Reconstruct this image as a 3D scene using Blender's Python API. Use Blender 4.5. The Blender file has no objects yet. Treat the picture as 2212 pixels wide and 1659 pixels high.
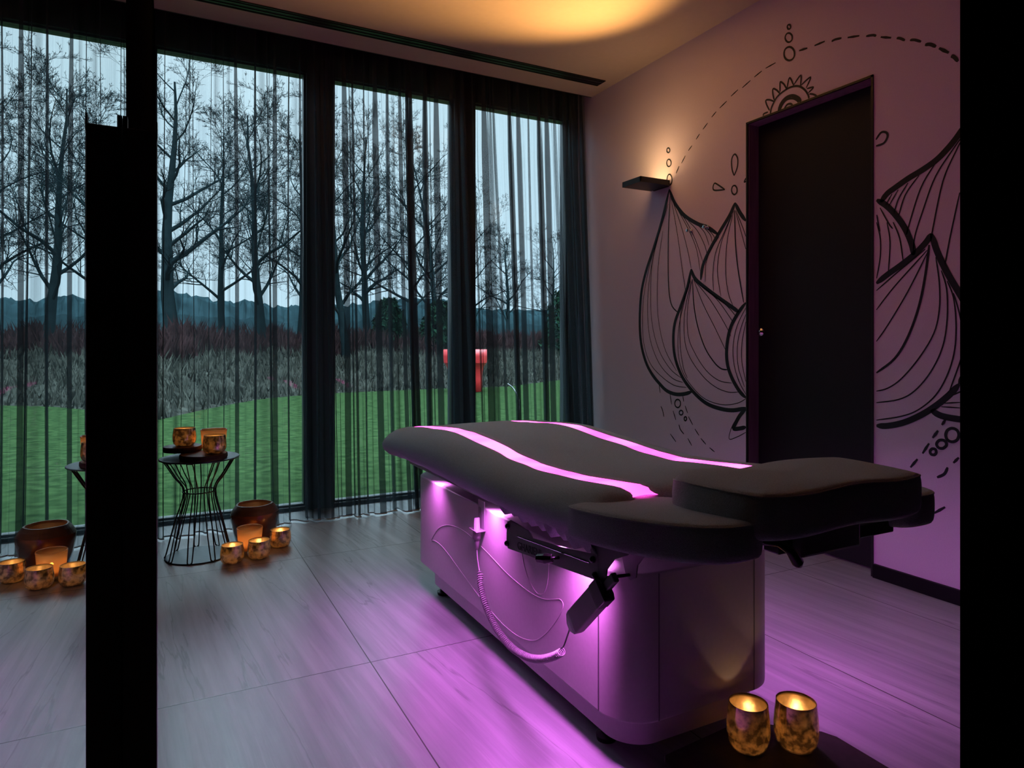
import bpy, bmesh, math, random
from mathutils import Vector, Matrix
R = math.radians
C = bpy.context.scene.collection
SC = bpy.context.scene

# ------------------------------------------------------------------ camera, world, exposure
CAM_H = 1.03
cam = bpy.data.cameras.new('camera'); camo = bpy.data.objects.new('camera', cam); C.objects.link(camo)
camo.location = (0, 0, CAM_H); camo.rotation_euler = (R(90), 0, -math.atan(753/1453))
cam.sensor_width = 36; cam.lens = 1453/2212*36; cam.shift_y = -(829.5-745)/2212
cam.clip_start = 0.01; cam.clip_end = 400
SC.camera = camo
SC.view_settings.view_transform = 'Standard'; SC.view_settings.look = 'None'
SC.view_settings.gamma = 1; SC.view_settings.exposure = .18; SC.view_settings.use_curve_mapping = False
SC.cycles.max_bounces = 10; SC.cycles.transparent_max_bounces = 40
SC.cycles.diffuse_bounces = 4; SC.cycles.glossy_bounces = 5; SC.cycles.transmission_bounces = 6
SC.cycles.sample_clamp_indirect = 4; SC.cycles.caustics_reflective = False; SC.cycles.caustics_refractive = False

W = bpy.data.worlds.new('overcast'); SC.world = W; W.use_nodes = True
nt = W.node_tree; bgn = nt.nodes['Background']
tc = nt.nodes.new('ShaderNodeTexCoord'); nz = nt.nodes.new('ShaderNodeTexNoise'); cr = nt.nodes.new('ShaderNodeValToRGB')
nz.inputs['Scale'].default_value = 1.6; nz.inputs['Detail'].default_value = 3
nt.links.new(tc.outputs['Generated'], nz.inputs['Vector']); nt.links.new(nz.outputs['Fac'], cr.inputs['Fac'])
cr.color_ramp.elements[0].position = .3; cr.color_ramp.elements[0].color = (.54, .77, .94, 1)
cr.color_ramp.elements[1].position = .7; cr.color_ramp.elements[1].color = (.68, .89, 1.0, 1)
sp = nt.nodes.new('ShaderNodeSeparateXYZ'); nt.links.new(tc.outputs['Generated'], sp.inputs[0])
el = nt.nodes.new('ShaderNodeMapRange'); el.inputs[1].default_value = .36; el.inputs[2].default_value = .9; el.inputs[3].default_value = 1.4; el.inputs[4].default_value = 30
nt.links.new(sp.outputs['Z'], el.inputs[0]); nt.links.new(el.outputs[0], bgn.inputs['Strength'])
nt.links.new(cr.outputs['Color'], bgn.inputs['Color'])   # overcast sky, brightest at the zenith

def add_light(name, kind, loc, energy, color, size=.02, target=None, size_y=None, spot=None, blend=1, spread=None):
    L = bpy.data.lights.new(name, kind); L.energy = energy; L.color = color
    if kind == 'AREA':
        L.size = size
        if size_y: L.shape = 'RECTANGLE'; L.size_y = size_y
    else: L.shadow_soft_size = size
    if spread: L.spread = R(spread)
    if kind == 'SPOT': L.spot_size = R(spot or 90); L.spot_blend = blend
    o = bpy.data.objects.new(name, L); o.location = loc
    if target: o.rotation_euler = (Vector(target)-Vector(loc)).to_track_quat('-Z', 'Y').to_euler()
    C.objects.link(o); o['kind'] = 'helper'; return o

WARM = (1, .49, .15); LED = (.93, .18, .96)
# wall uplight: a wide warm beam to the ceiling and a soft spill on the wall
add_light('uplight_beam', 'SPOT', (2.60, 3.33, 2.085), 160, WARM, .05, (1.42, 2.72, 2.855), spot=88)
add_light('uplight_spill', 'POINT', (2.60, 3.33, 2.22), 1.0, (1, .58, .26), .10)
# LED modules under both long edges of the bed
for sx, e in ((.930, .90), (1.530, .70)):
    for y, en in ((2.50, .9), (1.98, 1.5), (1.42, 2.7)):
        add_light('led_module', 'AREA', (sx, y, .532), en*e, LED, .02, (sx-(.08 if sx < 1 else -.38), y, 0), size_y=.10, spread=122)
add_light('led_module', 'AREA', (1.2, 1.42, .56), .5, LED, .1, (1.2, 1.42, 0), size_y=.1)

# ------------------------------------------------------------------ helpers
def link(o, parent=None):
    C.objects.link(o)
    if parent: o.parent = parent; o.matrix_parent_inverse = parent.matrix_world.inverted()
    return o
def tag(o, label=None, cat=None, group=None, kind=None):
    if label: o['label'] = label
    if cat: o['category'] = cat
    if group: o['group'] = group
    if kind: o['kind'] = kind
    return o
def empty(name, loc, label=None, cat=None, group=None):
    o = bpy.data.objects.new(name, None); o.location = loc; C.objects.link(o); o.empty_display_size = .05
    bpy.context.view_layer.update()
    return tag(o, label, cat, group)

class MB:
    def __init__(s): s.v = []; s.f = []; s.mi = []; s.cur = 0
    def add(s, vs, fs):
        n = len(s.v); s.v += [tuple(v) for v in vs]; s.f += [tuple(i+n for i in f) for f in fs]; s.mi += [s.cur]*len(fs); return s
    def box(s, x0, x1, y0, y1, z0, z1):
        vs = [(x, y, z) for z in (z0, z1) for y in (y0, y1) for x in (x0, x1)]
        return s.add(vs, [(0,2,3,1),(4,5,7,6),(0,1,5,4),(2,6,7,3),(0,4,6,2),(1,3,7,5)])
    def tube(s, pts, r, n=8, closed=False, cap=True):
        P = [Vector(p) for p in pts]; m = len(P); rs = r if isinstance(r, (list, tuple)) else [r]*m
        vs = []; up = None
        for i in range(m):
            a = P[(i-1) % m] if (closed or i > 0) else P[i]; b = P[(i+1) % m] if (closed or i < m-1) else P[i]
            t = (b-a).normalized() if (b-a).length > 1e-9 else Vector((0,0,1))
            if up is None: up = Vector((0,0,1)) if abs(t.z) < .9 else Vector((1,0,0))
            u = t.cross(up)
            if u.length < 1e-6: u = t.cross(Vector((0,1,0)))
            u.normalize(); w = u.cross(t).normalized(); up = w
            for k in range(n):
                q = 2*math.pi*k/n; vs.append(P[i] + (u*math.cos(q)+w*math.sin(q))*rs[i])
        fs = []
        for i in range(m if closed else m-1):
            for k in range(n):
                a = i*n+k; b = i*n+(k+1) % n; j = ((i+1) % m)*n
                fs.append((a, j+k, j+(k+1) % n, b))
        if cap and not closed: fs += [tuple(range(n)), tuple(reversed(range((m-1)*n, m*n)))]
        return s.add(vs, fs)
    def lathe(s, prof, c=(0,0,0), n=40, wob=None, cap=False):
        vs = []; m = len(prof)
        for i, (r, z) in enumerate(prof):
            for k in range(n):
                q = 2*math.pi*k/n; rr = r*(1 if not wob else wob(q, z))
                vs.append((c[0]+rr*math.cos(q), c[1]+rr*math.sin(q), c[2]+z))
        fs = [(i*n+k, i*n+(k+1) % n, (i+1)*n+(k+1) % n, (i+1)*n+k) for i in range(m-1) for k in range(n)]
        if cap: fs += [tuple(reversed(range(n))), tuple(range((m-1)*n, m*n))]
        return s.add(vs, fs)
    def prism(s, poly, z0, z1, ax='z'):
        n = len(poly)
        f = {'z': lambda a, b, c: (a, b, c), 'x': lambda a, b, c: (c, a, b), 'y': lambda a, b, c: (a, c, b)}[ax]
        vs = [f(a, b, z0) for a, b in poly]+[f(a, b, z1) for a, b in poly]
        return s.add(vs, [tuple(reversed(range(n))), tuple(range(n, 2*n))]+[(i, (i+1) % n, n+(i+1) % n, n+i) for i in range(n)])
    def build(s, name, mats, parent=None, smooth=False, bevel=0, seg=2, sub=0, angle=40):
        me = bpy.data.meshes.new(name); me.from_pydata(s.v, [], s.f)
        mats = mats if isinstance(mats, (list, tuple)) else [mats]
        for m in mats: me.materials.append(m)
        if len(mats) > 1: me.polygons.foreach_set('material_index', s.mi)
        bm = bmesh.new(); bm.from_mesh(me); bmesh.ops.recalc_face_normals(bm, faces=bm.faces); bm.to_mesh(me); bm.free()
        o = bpy.data.objects.new(name, me); link(o, parent)
        if smooth: me.polygons.foreach_set('use_smooth', [True]*len(me.polygons))
        if bevel:
            b = o.modifiers.new('bevel', 'BEVEL'); b.width = bevel; b.segments = seg; b.limit_method = 'ANGLE'; b.angle_limit = R(angle)
        if sub: q = o.modifiers.new('sub', 'SUBSURF'); q.levels = sub; q.render_levels = sub
        return o

def cat_rom(P, sub=6, closed=False):
    out = []; n = len(P)
    if n < 3: return [tuple(p) for p in P]
    for i in range(n if closed else n-1):
        p0 = P[(i-1) % n] if (closed or i > 0) else P[i]; p1 = P[i]; p2 = P[(i+1) % n]; p3 = P[(i+2) % n] if (closed or i < n-2) else P[(i+1) % n]
        for k in range(sub):
            t = k/sub
            out.append(tuple(.5*(2*b+(c-a)*t+(2*a-5*b+4*c-d)*t*t+(3*b-a-3*c+d)*t**3) for a, b, c, d in zip(p0, p1, p2, p3)))
    if not closed: out.append(tuple(P[-1]))
    return out
def rrect(x0, x1, y0, y1, r, n=6):
    out = []
    for cx, cy, a in ((x1-r, y1-r, 0), (x0+r, y1-r, 90), (x0+r, y0+r, 180), (x1-r, y0+r, 270)):
        for k in range(n+1): q = R(a+90*k/n); out.append((cx+r*math.cos(q), cy+r*math.sin(q)))
    return out
def lerp(a, b, t): return a+(b-a)*t
def interp(tab, x):
    if x <= tab[0][0]: return tab[0][1]
    for (a, b), (c, d) in zip(tab, tab[1:]):
        if x <= c:
            t = (x-a)/(c-a); t = t*t*(3-2*t) if False else t; return b+(d-b)*t
    return tab[-1][1]

# ------------------------------------------------------------------ materials
def newmat(name):
    m = bpy.data.materials.new(name); m.use_nodes = True; nt = m.node_tree
    return m, nt, nt.nodes['Principled BSDF'], nt.nodes.new, nt.links.new
def mat(name, col, rough=.5, metal=0, var=.12, scale=30, bump=0, coat=0, sheen=0, spec=None, stretch=(1,1,1), var_col=None):
    m, nt, P, N, Lk = newmat(name)
    P.inputs['Roughness'].default_value = rough; P.inputs['Metallic'].default_value = metal
    P.inputs['Coat Weight'].default_value = coat; P.inputs['Sheen Weight'].default_value = sheen
    if spec is not None: P.inputs['Specular IOR Level'].default_value = spec
    t = N('ShaderNodeTexCoord'); mp = N('ShaderNodeMapping'); mp.inputs['Scale'].default_value = stretch
    n = N('ShaderNodeTexNoise'); n.inputs['Scale'].default_value = scale; n.inputs['Detail'].default_value = 5
    Lk(t.outputs['Object'], mp.inputs['Vector']); Lk(mp.outputs['Vector'], n.inputs['Vector'])
    r = N('ShaderNodeValToRGB'); r.color_ramp.elements[0].position = .3; r.color_ramp.elements[1].position = .7
    c2 = var_col or tuple(min(1, c*(1+var)) for c in col); c1 = tuple(c*(1-var) for c in col)
    r.color_ramp.elements[0].color = (*c1, 1); r.color_ramp.elements[1].color = (*c2, 1)
    Lk(n.outputs['Fac'], r.inputs['Fac']); Lk(r.outputs['Color'], P.inputs['Base Color'])
    if bump:
        b = N('ShaderNodeBump'); b.inputs['Strength'].default_value = bump; b.inputs['Distance'].default_value = .004
        Lk(n.outputs['Fac'], b.inputs['Height']); Lk(b.outputs['Normal'], P.inputs['Normal'])
    return m
def emis(name, col, strength):
    m, nt, P, N, Lk = newmat(name)
    P.inputs['Base Color'].default_value = (*col, 1); P.inputs['Emission Color'].default_value = (*col, 1); P.inputs['Emission Strength'].default_value = strength
    return m

M = {}
M['black'] = mat('black_paint', (.008, .008, .009), .45)
M['wall_dark'] = mat('dark_plaster', (.0025, .0025, .0022), 1, spec=0, bump=.5, scale=120)
M['frame'] = mat('anthracite_frame', (.018, .022, .026), .35)
M['ceil'] = mat('ceiling_paint', (.56, .48, .38), .85, var=.02)
M['wall'] = mat('lilac_wall_paper', (.82, .75, .87), .8, var=.03, scale=220, bump=.06)
M['ink'] = mat('mural_ink', (.006, .012, .018), .6)
M['base'] = mat('base_board', (.005, .005, .007), .6, spec=.2)
M['door'] = mat('door_leaf', (.012, .013, .016), .6, var=.2, scale=160, bump=.05, spec=.3)
M['reveal'] = mat('door_reveal_wood', (.26, .15, .22), .5, var=.22, scale=6, stretch=(6, 6, .6))
M['chrome'] = mat('chrome', (.75, .75, .78), .08, 1, var=.02)
M['steel'] = mat('dark_steel', (.06, .06, .065), .3, .8)
M['body'] = mat('bed_body_laminate', (.62, .56, .60), .38, var=.03, scale=90)
M['plastic'] = mat('pale_plastic', (.29, .27, .30), .35, var=.03)
M['plate'] = mat('grey_lacquer', (.20, .19, .20), .4, var=.06)
M['blackp'] = mat('black_plastic', (.012, .012, .012), .25)
M['fabric'] = mat('terry_cover', (.40, .43, .48), .95, var=.22, scale=420, bump=.7, sheen=.25)
M['led'] = emis('led_glass', (.95, .45, 1.0), 6)
M['tube'] = mat('table_wire', (.010, .012, .014), .4)
M['tmetal'] = mat('table_blue_metal', (.045, .070, .088), .42, .2)
M['bark'] = mat('slab_bark', (.035, .014, .010), .8, bump=.5, scale=60)
M['slab'] = mat('slab_wood', (.075, .030, .020), .55, var=.35, scale=26, stretch=(1, 4, 1))
M['bowl'] = mat('lacquered_wood', (.20, .070, .028), .22, var=.45, scale=7, stretch=(1, 1, 2.5), coat=.5)
M['bowlrim'] = mat('raw_wood_rim', (.13, .062, .036), .5, var=.25, scale=18, stretch=(1, 1, 5))
M['wax'] = mat('candle_wax', (.85, .62, .38), .5, var=.04)
M['wax'].node_tree.nodes['Principled BSDF'].inputs['Emission Color'].default_value = (1, .45, .12, 1)
M['wax'].node_tree.nodes['Principled BSDF'].inputs['Emission Strength'].default_value = .25
M['flame'] = emis('flame', (1, .55, .16), 28)
M['tin'] = mat('tealight_tin', (.6, .55, .5), .3, 1)
M['mat'] = mat('dark_slate_board', (.030, .018, .018), .6, var=.3, scale=50, bump=.2)
M['red'] = mat('red_lacquer', (.30, .012, .014), .35)
M['treebark'] = mat('tree_bark', (.006, .011, .012), .95, var=.3, scale=5, bump=.2, spec=0)
M['socket'] = mat('white_plastic', (.7, .68, .72), .4, var=.02)
M['lampglow'] = emis('uplight_diffuser', (1, .6, .25), 5)

# floor: large stone tiles with streaks running into the room
def floor_mat():
    m, nt, P, N, Lk = newmat('streaked_stone_tiles')
    def math_(op, a, b=None, c=None):
        n = N('ShaderNodeMath'); n.operation = op
        for i, x in enumerate((a, b, c)):
            if x is None: continue
            if isinstance(x, (int, float)): n.inputs[i].default_value = x
            else: Lk(x, n.inputs[i])
        return n.outputs[0]
    t = N('ShaderNodeTexCoord'); s = N('ShaderNodeSeparateXYZ'); Lk(t.outputs['Object'], s.inputs[0])
    TX, TY, X0, Y0 = .6515, 1.207, .597, 2.150
    fx = math_('DIVIDE', math_('SUBTRACT', s.outputs['X'], X0), TX); fy = math_('DIVIDE', math_('SUBTRACT', s.outputs['Y'], Y0), TY)
    ix = math_('FLOOR', fx); iy = math_('FLOOR', fy)
    dx = math_('MULTIPLY', math_('ABSOLUTE', math_('SUBTRACT', math_('FRACT', math_('ADD', fx, .5)), .5)), TX)
    dy = math_('MULTIPLY', math_('ABSOLUTE', math_('SUBTRACT', math_('FRACT', math_('ADD', fy, .5)), .5)), TY)
    joint = math_('LESS_THAN', math_('MINIMUM', dx, dy), .0018)
    # per-tile offset, sheared so the streaks run slightly oblique
    off = math_('ADD', math_('MULTIPLY', ix, 3.71), math_('MULTIPLY', iy, 7.13))
    def vec(sx, sy, shear, dist):
        c = N('ShaderNodeCombineXYZ')
        Lk(math_('MULTIPLY', math_('ADD', s.outputs['X'], math_('MULTIPLY', s.outputs['Y'], shear)), sx), c.inputs[0])
        Lk(math_('MULTIPLY', s.outputs['Y'], sy), c.inputs[1]); Lk(off, c.inputs[2]); return c.outputs[0]
    n1 = N('ShaderNodeTexNoise'); n1.inputs['Scale'].default_value = 1; n1.inputs['Detail'].default_value = 8; n1.inputs['Roughness'].default_value = .6; n1.inputs['Distortion'].default_value = .05
    Lk(vec(20, .8, .07, 0), n1.inputs['Vector'])
    n2 = N('ShaderNodeTexNoise'); n2.inputs['Scale'].default_value = 1; n2.inputs['Detail'].default_value = 6; n2.inputs['Distortion'].default_value = .08
    Lk(vec(4.5, .35, .10, 0), n2.inputs['Vector'])
    n3 = N('ShaderNodeTexNoise'); n3.inputs['Scale'].default_value = 1; n3.inputs['Detail'].default_value = 2
    Lk(vec(60, 4, .07, 0), n3.inputs['Vector'])
    r1 = N('ShaderNodeValToRGB'); e = r1.color_ramp.elements
    e[0].position = .30; e[0].color = (.30, .315, .34, 1); e[1].position = .68; e[1].color = (.50, .515, .54, 1)
    Lk(n1.outputs['Fac'], r1.inputs['Fac'])
    # thin dark veins where the broad noise crosses a level
    v = math_('ABSOLUTE', math_('SUBTRACT', n2.outputs['Fac'], .47))
    vr = N('ShaderNodeMapRange'); Lk(v, vr.inputs[0]); vr.inputs[1].default_value = .001; vr.inputs[2].default_value = .006; vr.inputs[3].default_value = .70; vr.inputs[4].default_value = 1
    v2 = math_('ABSOLUTE', math_('SUBTRACT', n1.outputs['Fac'], .5))
    vr2 = N('ShaderNodeMapRange'); Lk(v2, vr2.inputs[0]); vr2.inputs[1].default_value = 0; vr2.inputs[2].default_value = .02; vr2.inputs[3].default_value = .93; vr2.inputs[4].default_value = 1
    k = math_('MULTIPLY', vr.outputs[0], vr2.outputs[0])
    k = math_('MULTIPLY', k, math_('ADD', math_('MULTIPLY', n3.outputs['Fac'], .25), .87))
    mx = N('ShaderNodeVectorMath'); mx.operation = 'SCALE'; Lk(r1.outputs['Color'], mx.inputs[0]); Lk(k, mx.inputs[3])
    mj = N('ShaderNodeMix'); mj.data_type = 'RGBA'; Lk(joint, mj.inputs[0]); Lk(mx.outputs[0], mj.inputs[6]); mj.inputs[7].default_value = (.02, .018, .018, 1)
    Lk(mj.outputs[2], P.inputs['Base Color'])
    Lk(math_('ADD', .24, math_('MULTIPLY', n1.outputs['Fac'], .14)), P.inputs['Roughness'])
    b = N('ShaderNodeBump'); b.inputs['Strength'].default_value = .12; b.inputs['Distance'].default_value = .002
    Lk(k, b.inputs['Height']); Lk(b.outputs['Normal'], P.inputs['Normal'])
    return m
M['floor'] = floor_mat()

# sheer curtain: woven threads, opacity grows with the angle the cloth is crossed at
def curtain_mat():
    m, nt, P, N, Lk = newmat('sheer_dark_voile'); nt.nodes.remove(P)
    out = nt.nodes['Material Output']
    geo = N('ShaderNodeNewGeometry'); dt = N('ShaderNodeVectorMath'); dt.operation = 'DOT_PRODUCT'
    Lk(geo.outputs['True Normal'], dt.inputs[0]); Lk(geo.outputs['Incoming'], dt.inputs[1])
    def m_(op, a, b=None):
        n = N('ShaderNodeMath'); n.operation = op
        for i, x in enumerate((a, b)):
            if x is None: continue
            if isinstance(x, (int, float)): n.inputs[i].default_value = x
            else: Lk(x, n.inputs[i])
        return n.outputs[0]
    cosv = m_('MAXIMUM', m_('ABSOLUTE', dt.outputs['Value']), .05)
    uv = N('ShaderNodeUVMap'); mp = N('ShaderNodeMapping'); mp.inputs['Scale'].default_value = (160, 1.2, 1)
    nz = N('ShaderNodeTexNoise'); nz.inputs['Scale'].default_value = 1; nz.inputs['Detail'].default_value = 2
    Lk(uv.outputs['UV'], mp.inputs['Vector']); Lk(mp.outputs['Vector'], nz.inputs['Vector'])
    t0 = m_('ADD', .55, m_('MULTIPLY', nz.outputs['Fac'], .18))
    T = m_('POWER', t0, m_('DIVIDE', .92, cosv))
    tr = N('ShaderNodeBsdfTransparent'); df = N('ShaderNodeBsdfDiffuse'); tl = N('ShaderNodeBsdfTranslucent')
    df.inputs['Color'].default_value = (.040, .040, .042, 1); tl.inputs['Color'].default_value = (.028, .040, .048, 1)
    ad = N('ShaderNodeAddShader'); mx = N('ShaderNodeMixShader')
    Lk(df.outputs[0], ad.inputs[0]); Lk(tl.outputs[0], ad.inputs[1])
    Lk(T, mx.inputs[0]); Lk(ad.outputs[0], mx.inputs[1]); Lk(tr.outputs[0], mx.inputs[2]); Lk(mx.outputs[0], out.inputs['Surface'])
    return m
M['voile'] = curtain_mat()

def glass_mat(name, col, rough=.02, mixt=.85):
    m, nt, P, N, Lk = newmat(name); nt.nodes.remove(P)
    tr = N('ShaderNodeBsdfTransparent'); tr.inputs['Color'].default_value = (*col, 1)
    gl = N('ShaderNodeBsdfGlossy'); gl.inputs['Roughness'].default_value = rough
    fr = N('ShaderNodeFresnel'); fr.inputs['IOR'].default_value = 1.45; mx = N('ShaderNodeMixShader')
    Lk(fr.outputs[0], mx.inputs[0]); Lk(tr.outputs[0], mx.inputs[1]); Lk(gl.outputs[0], mx.inputs[2])
    Lk(mx.outputs[0], nt.nodes['Material Output'].inputs['Surface'])
    return m
M['pane'] = glass_mat('window_glass', (.93, .97, .98))
def mirror_mat():
    m, nt, P, N, Lk = newmat('mirror'); nt.nodes.remove(P)
    g = N('ShaderNodeBsdfGlossy'); g.inputs['Roughness'].default_value = 0; g.inputs['Color'].default_value = (.86, .88, .88, 1)
    Lk(g.outputs[0], nt.nodes['Material Output'].inputs['Surface']); return m
M['mirror'] = mirror_mat()
def mercury(name, metalcol, seed):
    # mirrored glass with worn, see-through flecks
    m, nt, P, N, Lk = newmat(name)
    P.inputs['Metallic'].default_value = 1; P.inputs['Roughness'].default_value = .13
    t = N('ShaderNodeTexCoord'); n = N('ShaderNodeTexNoise'); n.inputs['Scale'].default_value = 48; n.inputs['Detail'].default_value = 8; n.noise_dimensions = '4D'; n.inputs['W'].default_value = seed
    Lk(t.outputs['Object'], n.inputs['Vector'])
    r = N('ShaderNodeValToRGB'); r.color_ramp.elements[0].position = .40; r.color_ramp.elements[1].position = .62
    r.color_ramp.elements[0].color = (*[c*.30 for c in metalcol], 1); r.color_ramp.elements[1].color = (*metalcol, 1)
    Lk(n.outputs['Fac'], r.inputs['Fac']); Lk(r.outputs['Color'], P.inputs['Base Color'])
    tr = N('ShaderNodeBsdfTransparent'); tr.inputs['Color'].default_value = (1, .80, .52, 1)
    tl = N('ShaderNodeBsdfTranslucent'); tl.inputs['Color'].default_value = (.9, .66, .40, 1)
    a = N('ShaderNodeMixShader'); a.inputs[0].default_value = .5; Lk(tr.outputs[0], a.inputs[1]); Lk(tl.outputs[0], a.inputs[2])
    mx = N('ShaderNodeMixShader')
    k = N('ShaderNodeMapRange'); Lk(n.outputs['Fac'], k.inputs[0]); k.inputs[1].default_value = .44; k.inputs[2].default_value = .64; k.inputs[3].default_value = .05; k.inputs[4].default_value = .34
    Lk(k.outputs[0], mx.inputs[0]); Lk(P.outputs[0], mx.inputs[1]); Lk(a.outputs[0], mx.inputs[2])
    b = N('ShaderNodeBump'); b.inputs['Strength'].default_value = .25; b.inputs['Distance'].default_value = .002
    n5 = N('ShaderNodeTexNoise'); n5.inputs['Scale'].default_value = 14; Lk(t.outputs['Object'], n5.inputs['Vector'])
    Lk(n5.outputs['Fac'], b.inputs['Height']); Lk(b.outputs['Normal'], P.inputs['Normal'])
    Lk(mx.outputs[0], nt.nodes['Material Output'].inputs['Surface'])
    return m
M['rose'] = mercury('rose_mercury_glass', (.88, .74, .66), 1.0)
def gilded():
    m = mat('gilded_inside', (.70, .45, .20), .32, .5, var=.5, scale=30, bump=.4); nt = m.node_tree; N = nt.nodes.new; Lk = nt.links.new
    tl = N('ShaderNodeBsdfTranslucent'); tl.inputs['Color'].default_value = (1, .75, .45, 1); mx = N('ShaderNodeMixShader'); mx.inputs[0].default_value = .28
    Lk(nt.nodes['Principled BSDF'].outputs[0], mx.inputs[1]); Lk(tl.outputs[0], mx.inputs[2]); Lk(mx.outputs[0], nt.nodes['Material Output'].inputs['Surface']); return m
M['cupin'] = gilded()
M['gold'] = mercury('gold_mercury_glass', (.92, .74, .46), 7.0)
def frosted():
    m, nt, P, N, Lk = newmat('amber_frosted_glass')
    P.inputs['Base Color'].default_value = (.60, .38, .20, 1); P.inputs['Roughness'].default_value = .3
    tl = N('ShaderNodeBsdfTranslucent'); tl.inputs['Color'].default_value = (.80, .52, .30, 1)
    tr = N('ShaderNodeBsdfTransparent'); tr.inputs['Color'].default_value = (1, .62, .28, 1)
    a = N('ShaderNodeMixShader'); a.inputs[0].default_value = .28; Lk(tl.outputs[0], a.inputs[1]); Lk(tr.outputs[0], a.inputs[2])
    mx = N('ShaderNodeMixShader'); mx.inputs[0].default_value = .75; Lk(P.outputs[0], mx.inputs[1]); Lk(a.outputs[0], mx.inputs[2])
    Lk(mx.outputs[0], nt.nodes['Material Output'].inputs['Surface']); return m
M['amber'] = frosted()
M['clear'] = glass_mat('clear_glass', (.92, .90, .86), .03)
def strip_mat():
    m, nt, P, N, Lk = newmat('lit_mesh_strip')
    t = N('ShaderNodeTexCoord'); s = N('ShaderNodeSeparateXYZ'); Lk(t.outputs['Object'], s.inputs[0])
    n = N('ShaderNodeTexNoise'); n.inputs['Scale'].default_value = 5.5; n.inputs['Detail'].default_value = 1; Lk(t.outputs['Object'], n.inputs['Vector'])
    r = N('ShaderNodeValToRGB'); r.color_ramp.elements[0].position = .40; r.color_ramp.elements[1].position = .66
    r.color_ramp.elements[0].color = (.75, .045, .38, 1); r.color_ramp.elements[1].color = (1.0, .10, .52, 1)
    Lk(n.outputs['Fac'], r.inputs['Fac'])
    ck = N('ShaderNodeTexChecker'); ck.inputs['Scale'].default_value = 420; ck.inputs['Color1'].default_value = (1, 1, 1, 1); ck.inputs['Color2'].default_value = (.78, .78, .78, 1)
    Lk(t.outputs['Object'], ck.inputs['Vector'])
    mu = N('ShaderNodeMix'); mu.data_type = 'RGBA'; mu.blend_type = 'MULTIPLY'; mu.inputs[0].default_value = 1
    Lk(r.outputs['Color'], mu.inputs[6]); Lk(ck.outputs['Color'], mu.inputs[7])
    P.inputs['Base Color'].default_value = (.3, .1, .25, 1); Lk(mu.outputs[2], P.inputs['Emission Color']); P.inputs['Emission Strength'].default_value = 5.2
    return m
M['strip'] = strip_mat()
M['grass'] = mat('lawn_grass', (.008, .017, .006), .95, var=.35, scale=9, bump=.4, spec=0, var_col=(.016, .029, .010))
M['bank'] = mat('dry_bank', (.016, .016, .013), 1, var=.6, scale=5, bump=.6, spec=0)
M['dry'] = mat('dry_grass', (.025, .025, .020), 1, var=.7, scale=2, spec=0)
M['hedge'] = mat('red_brown_hedge', (.018, .009, .009), 1, var=.5, scale=2, spec=0)
M['forest'] = mat('misty_woods', (.007, .014, .016), 1, var=.35, scale=.6, spec=0)
M['ever'] = mat('evergreen', (.006, .018, .010), 1, var=.4, scale=3, spec=0)
# ------------------------------------------------------------------ room shell
H = 2.855; XR = 2.804; XL = -.045; YW = 4.32; YC = 4.13
DY0, DY1, DZ = 1.915, 2.649, 2.232           # door opening in the right wall
def st(o, **k): o['kind'] = 'structure'; return o
st(MB().box(-.35, 3.2, -1.6, 4.50, -.06, 0).build('floor', M['floor']))
st(MB().box(-.35, 3.2, -1.6, YC, H, H+.12).build('ceiling', M['ceil']))
b = MB().box(-.35, 3.2, YC, 4.50, 2.97, 3.05); b.box(-.35, 3.2, YC, YC+.012, H, 2.97)
st(b.build('ceiling_recess', M['black']))
st(MB().box(-.35, XL, .652, 4.5, 0, 2.97).build('wall_left', M['wall_dark']))
st(MB().box(-.35, -.030, -1.6, .652, 0, H).build('wall_left_near', M['wall_dark']))
b = MB(); b.box(XR, XR+.18, DY1, 4.5, 0, 2.97); b.box(XR, XR+.18, DY0, DY1, DZ, H); b.box(XR, XR+.18, -1.6, DY0, 0, H)
wr = st(b.build('wall_right', M['wall']))
st(MB().box(XR+.118, XR+.2, DY0-.1, DY1+.1, 0, DZ+.1).build('wall_right_backing', M['black']))
st(MB().box(1.078, XR, .45, .596, 0, H).build('wall_front', M['wall_dark']))
st(MB().box(-.03, 1.078, .45, .596, 2.3, H).build('wall_front_lintel', M['wall_dark']))
st(MB().box(-.35, 3.2, -1.72, -1.6, 0, H).build('wall_hallway', M['wall_dark']))
# facade: posts, head and sill beams
fr = MB()
WX = [(-.045, .795), (.963, 1.793), (1.951, 2.728)]
for x0, x1 in ((.795, .963), (1.793, 1.951), (2.728, 2.99)): fr.box(x0, x1, YW, YW+.14, 0, 2.97)
fr.box(-.35, -.045, YW, YW+.14, 0, 2.97)
fr.box(-.045, 2.728, YW+.005, YW+.135, 2.735, 2.97); fr.box(-.045, 2.728, YW+.005, YW+.135, -.01, .022)
st(fr.build('wall_facade', M['frame'], bevel=.004))
for i, (x0, x1) in enumerate(WX):
    f = MB(); w = .014; y0, y1 = YW+.03, YW+.09
    f.box(x0, x1, y0, y1, .020, .034); f.box(x0, x1, y0, y1, 2.724, 2.738); f.box(x0, x0+w, y0, y1, .03, 2.73); f.box(x1-w, x1, y0, y1, .03, 2.73)
    wo = st(f.build('window_%d' % (i+1), M['frame'], bevel=.003))
    MB().box(x0+w, x1-w, YW+.056, YW+.064, .034, 2.724).build('glass_pane', M['pane'], wo)
# baseboards
st(MB().box(XR-.018, XR, .6, DY0-.005, 0, .060).build('baseboard_right', M['base'], bevel=.002))
st(MB().box(XR-.018, XR, DY1+.005, YC, 0, .060).build('baseboard_right_far', M['base'], bevel=.002))
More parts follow.
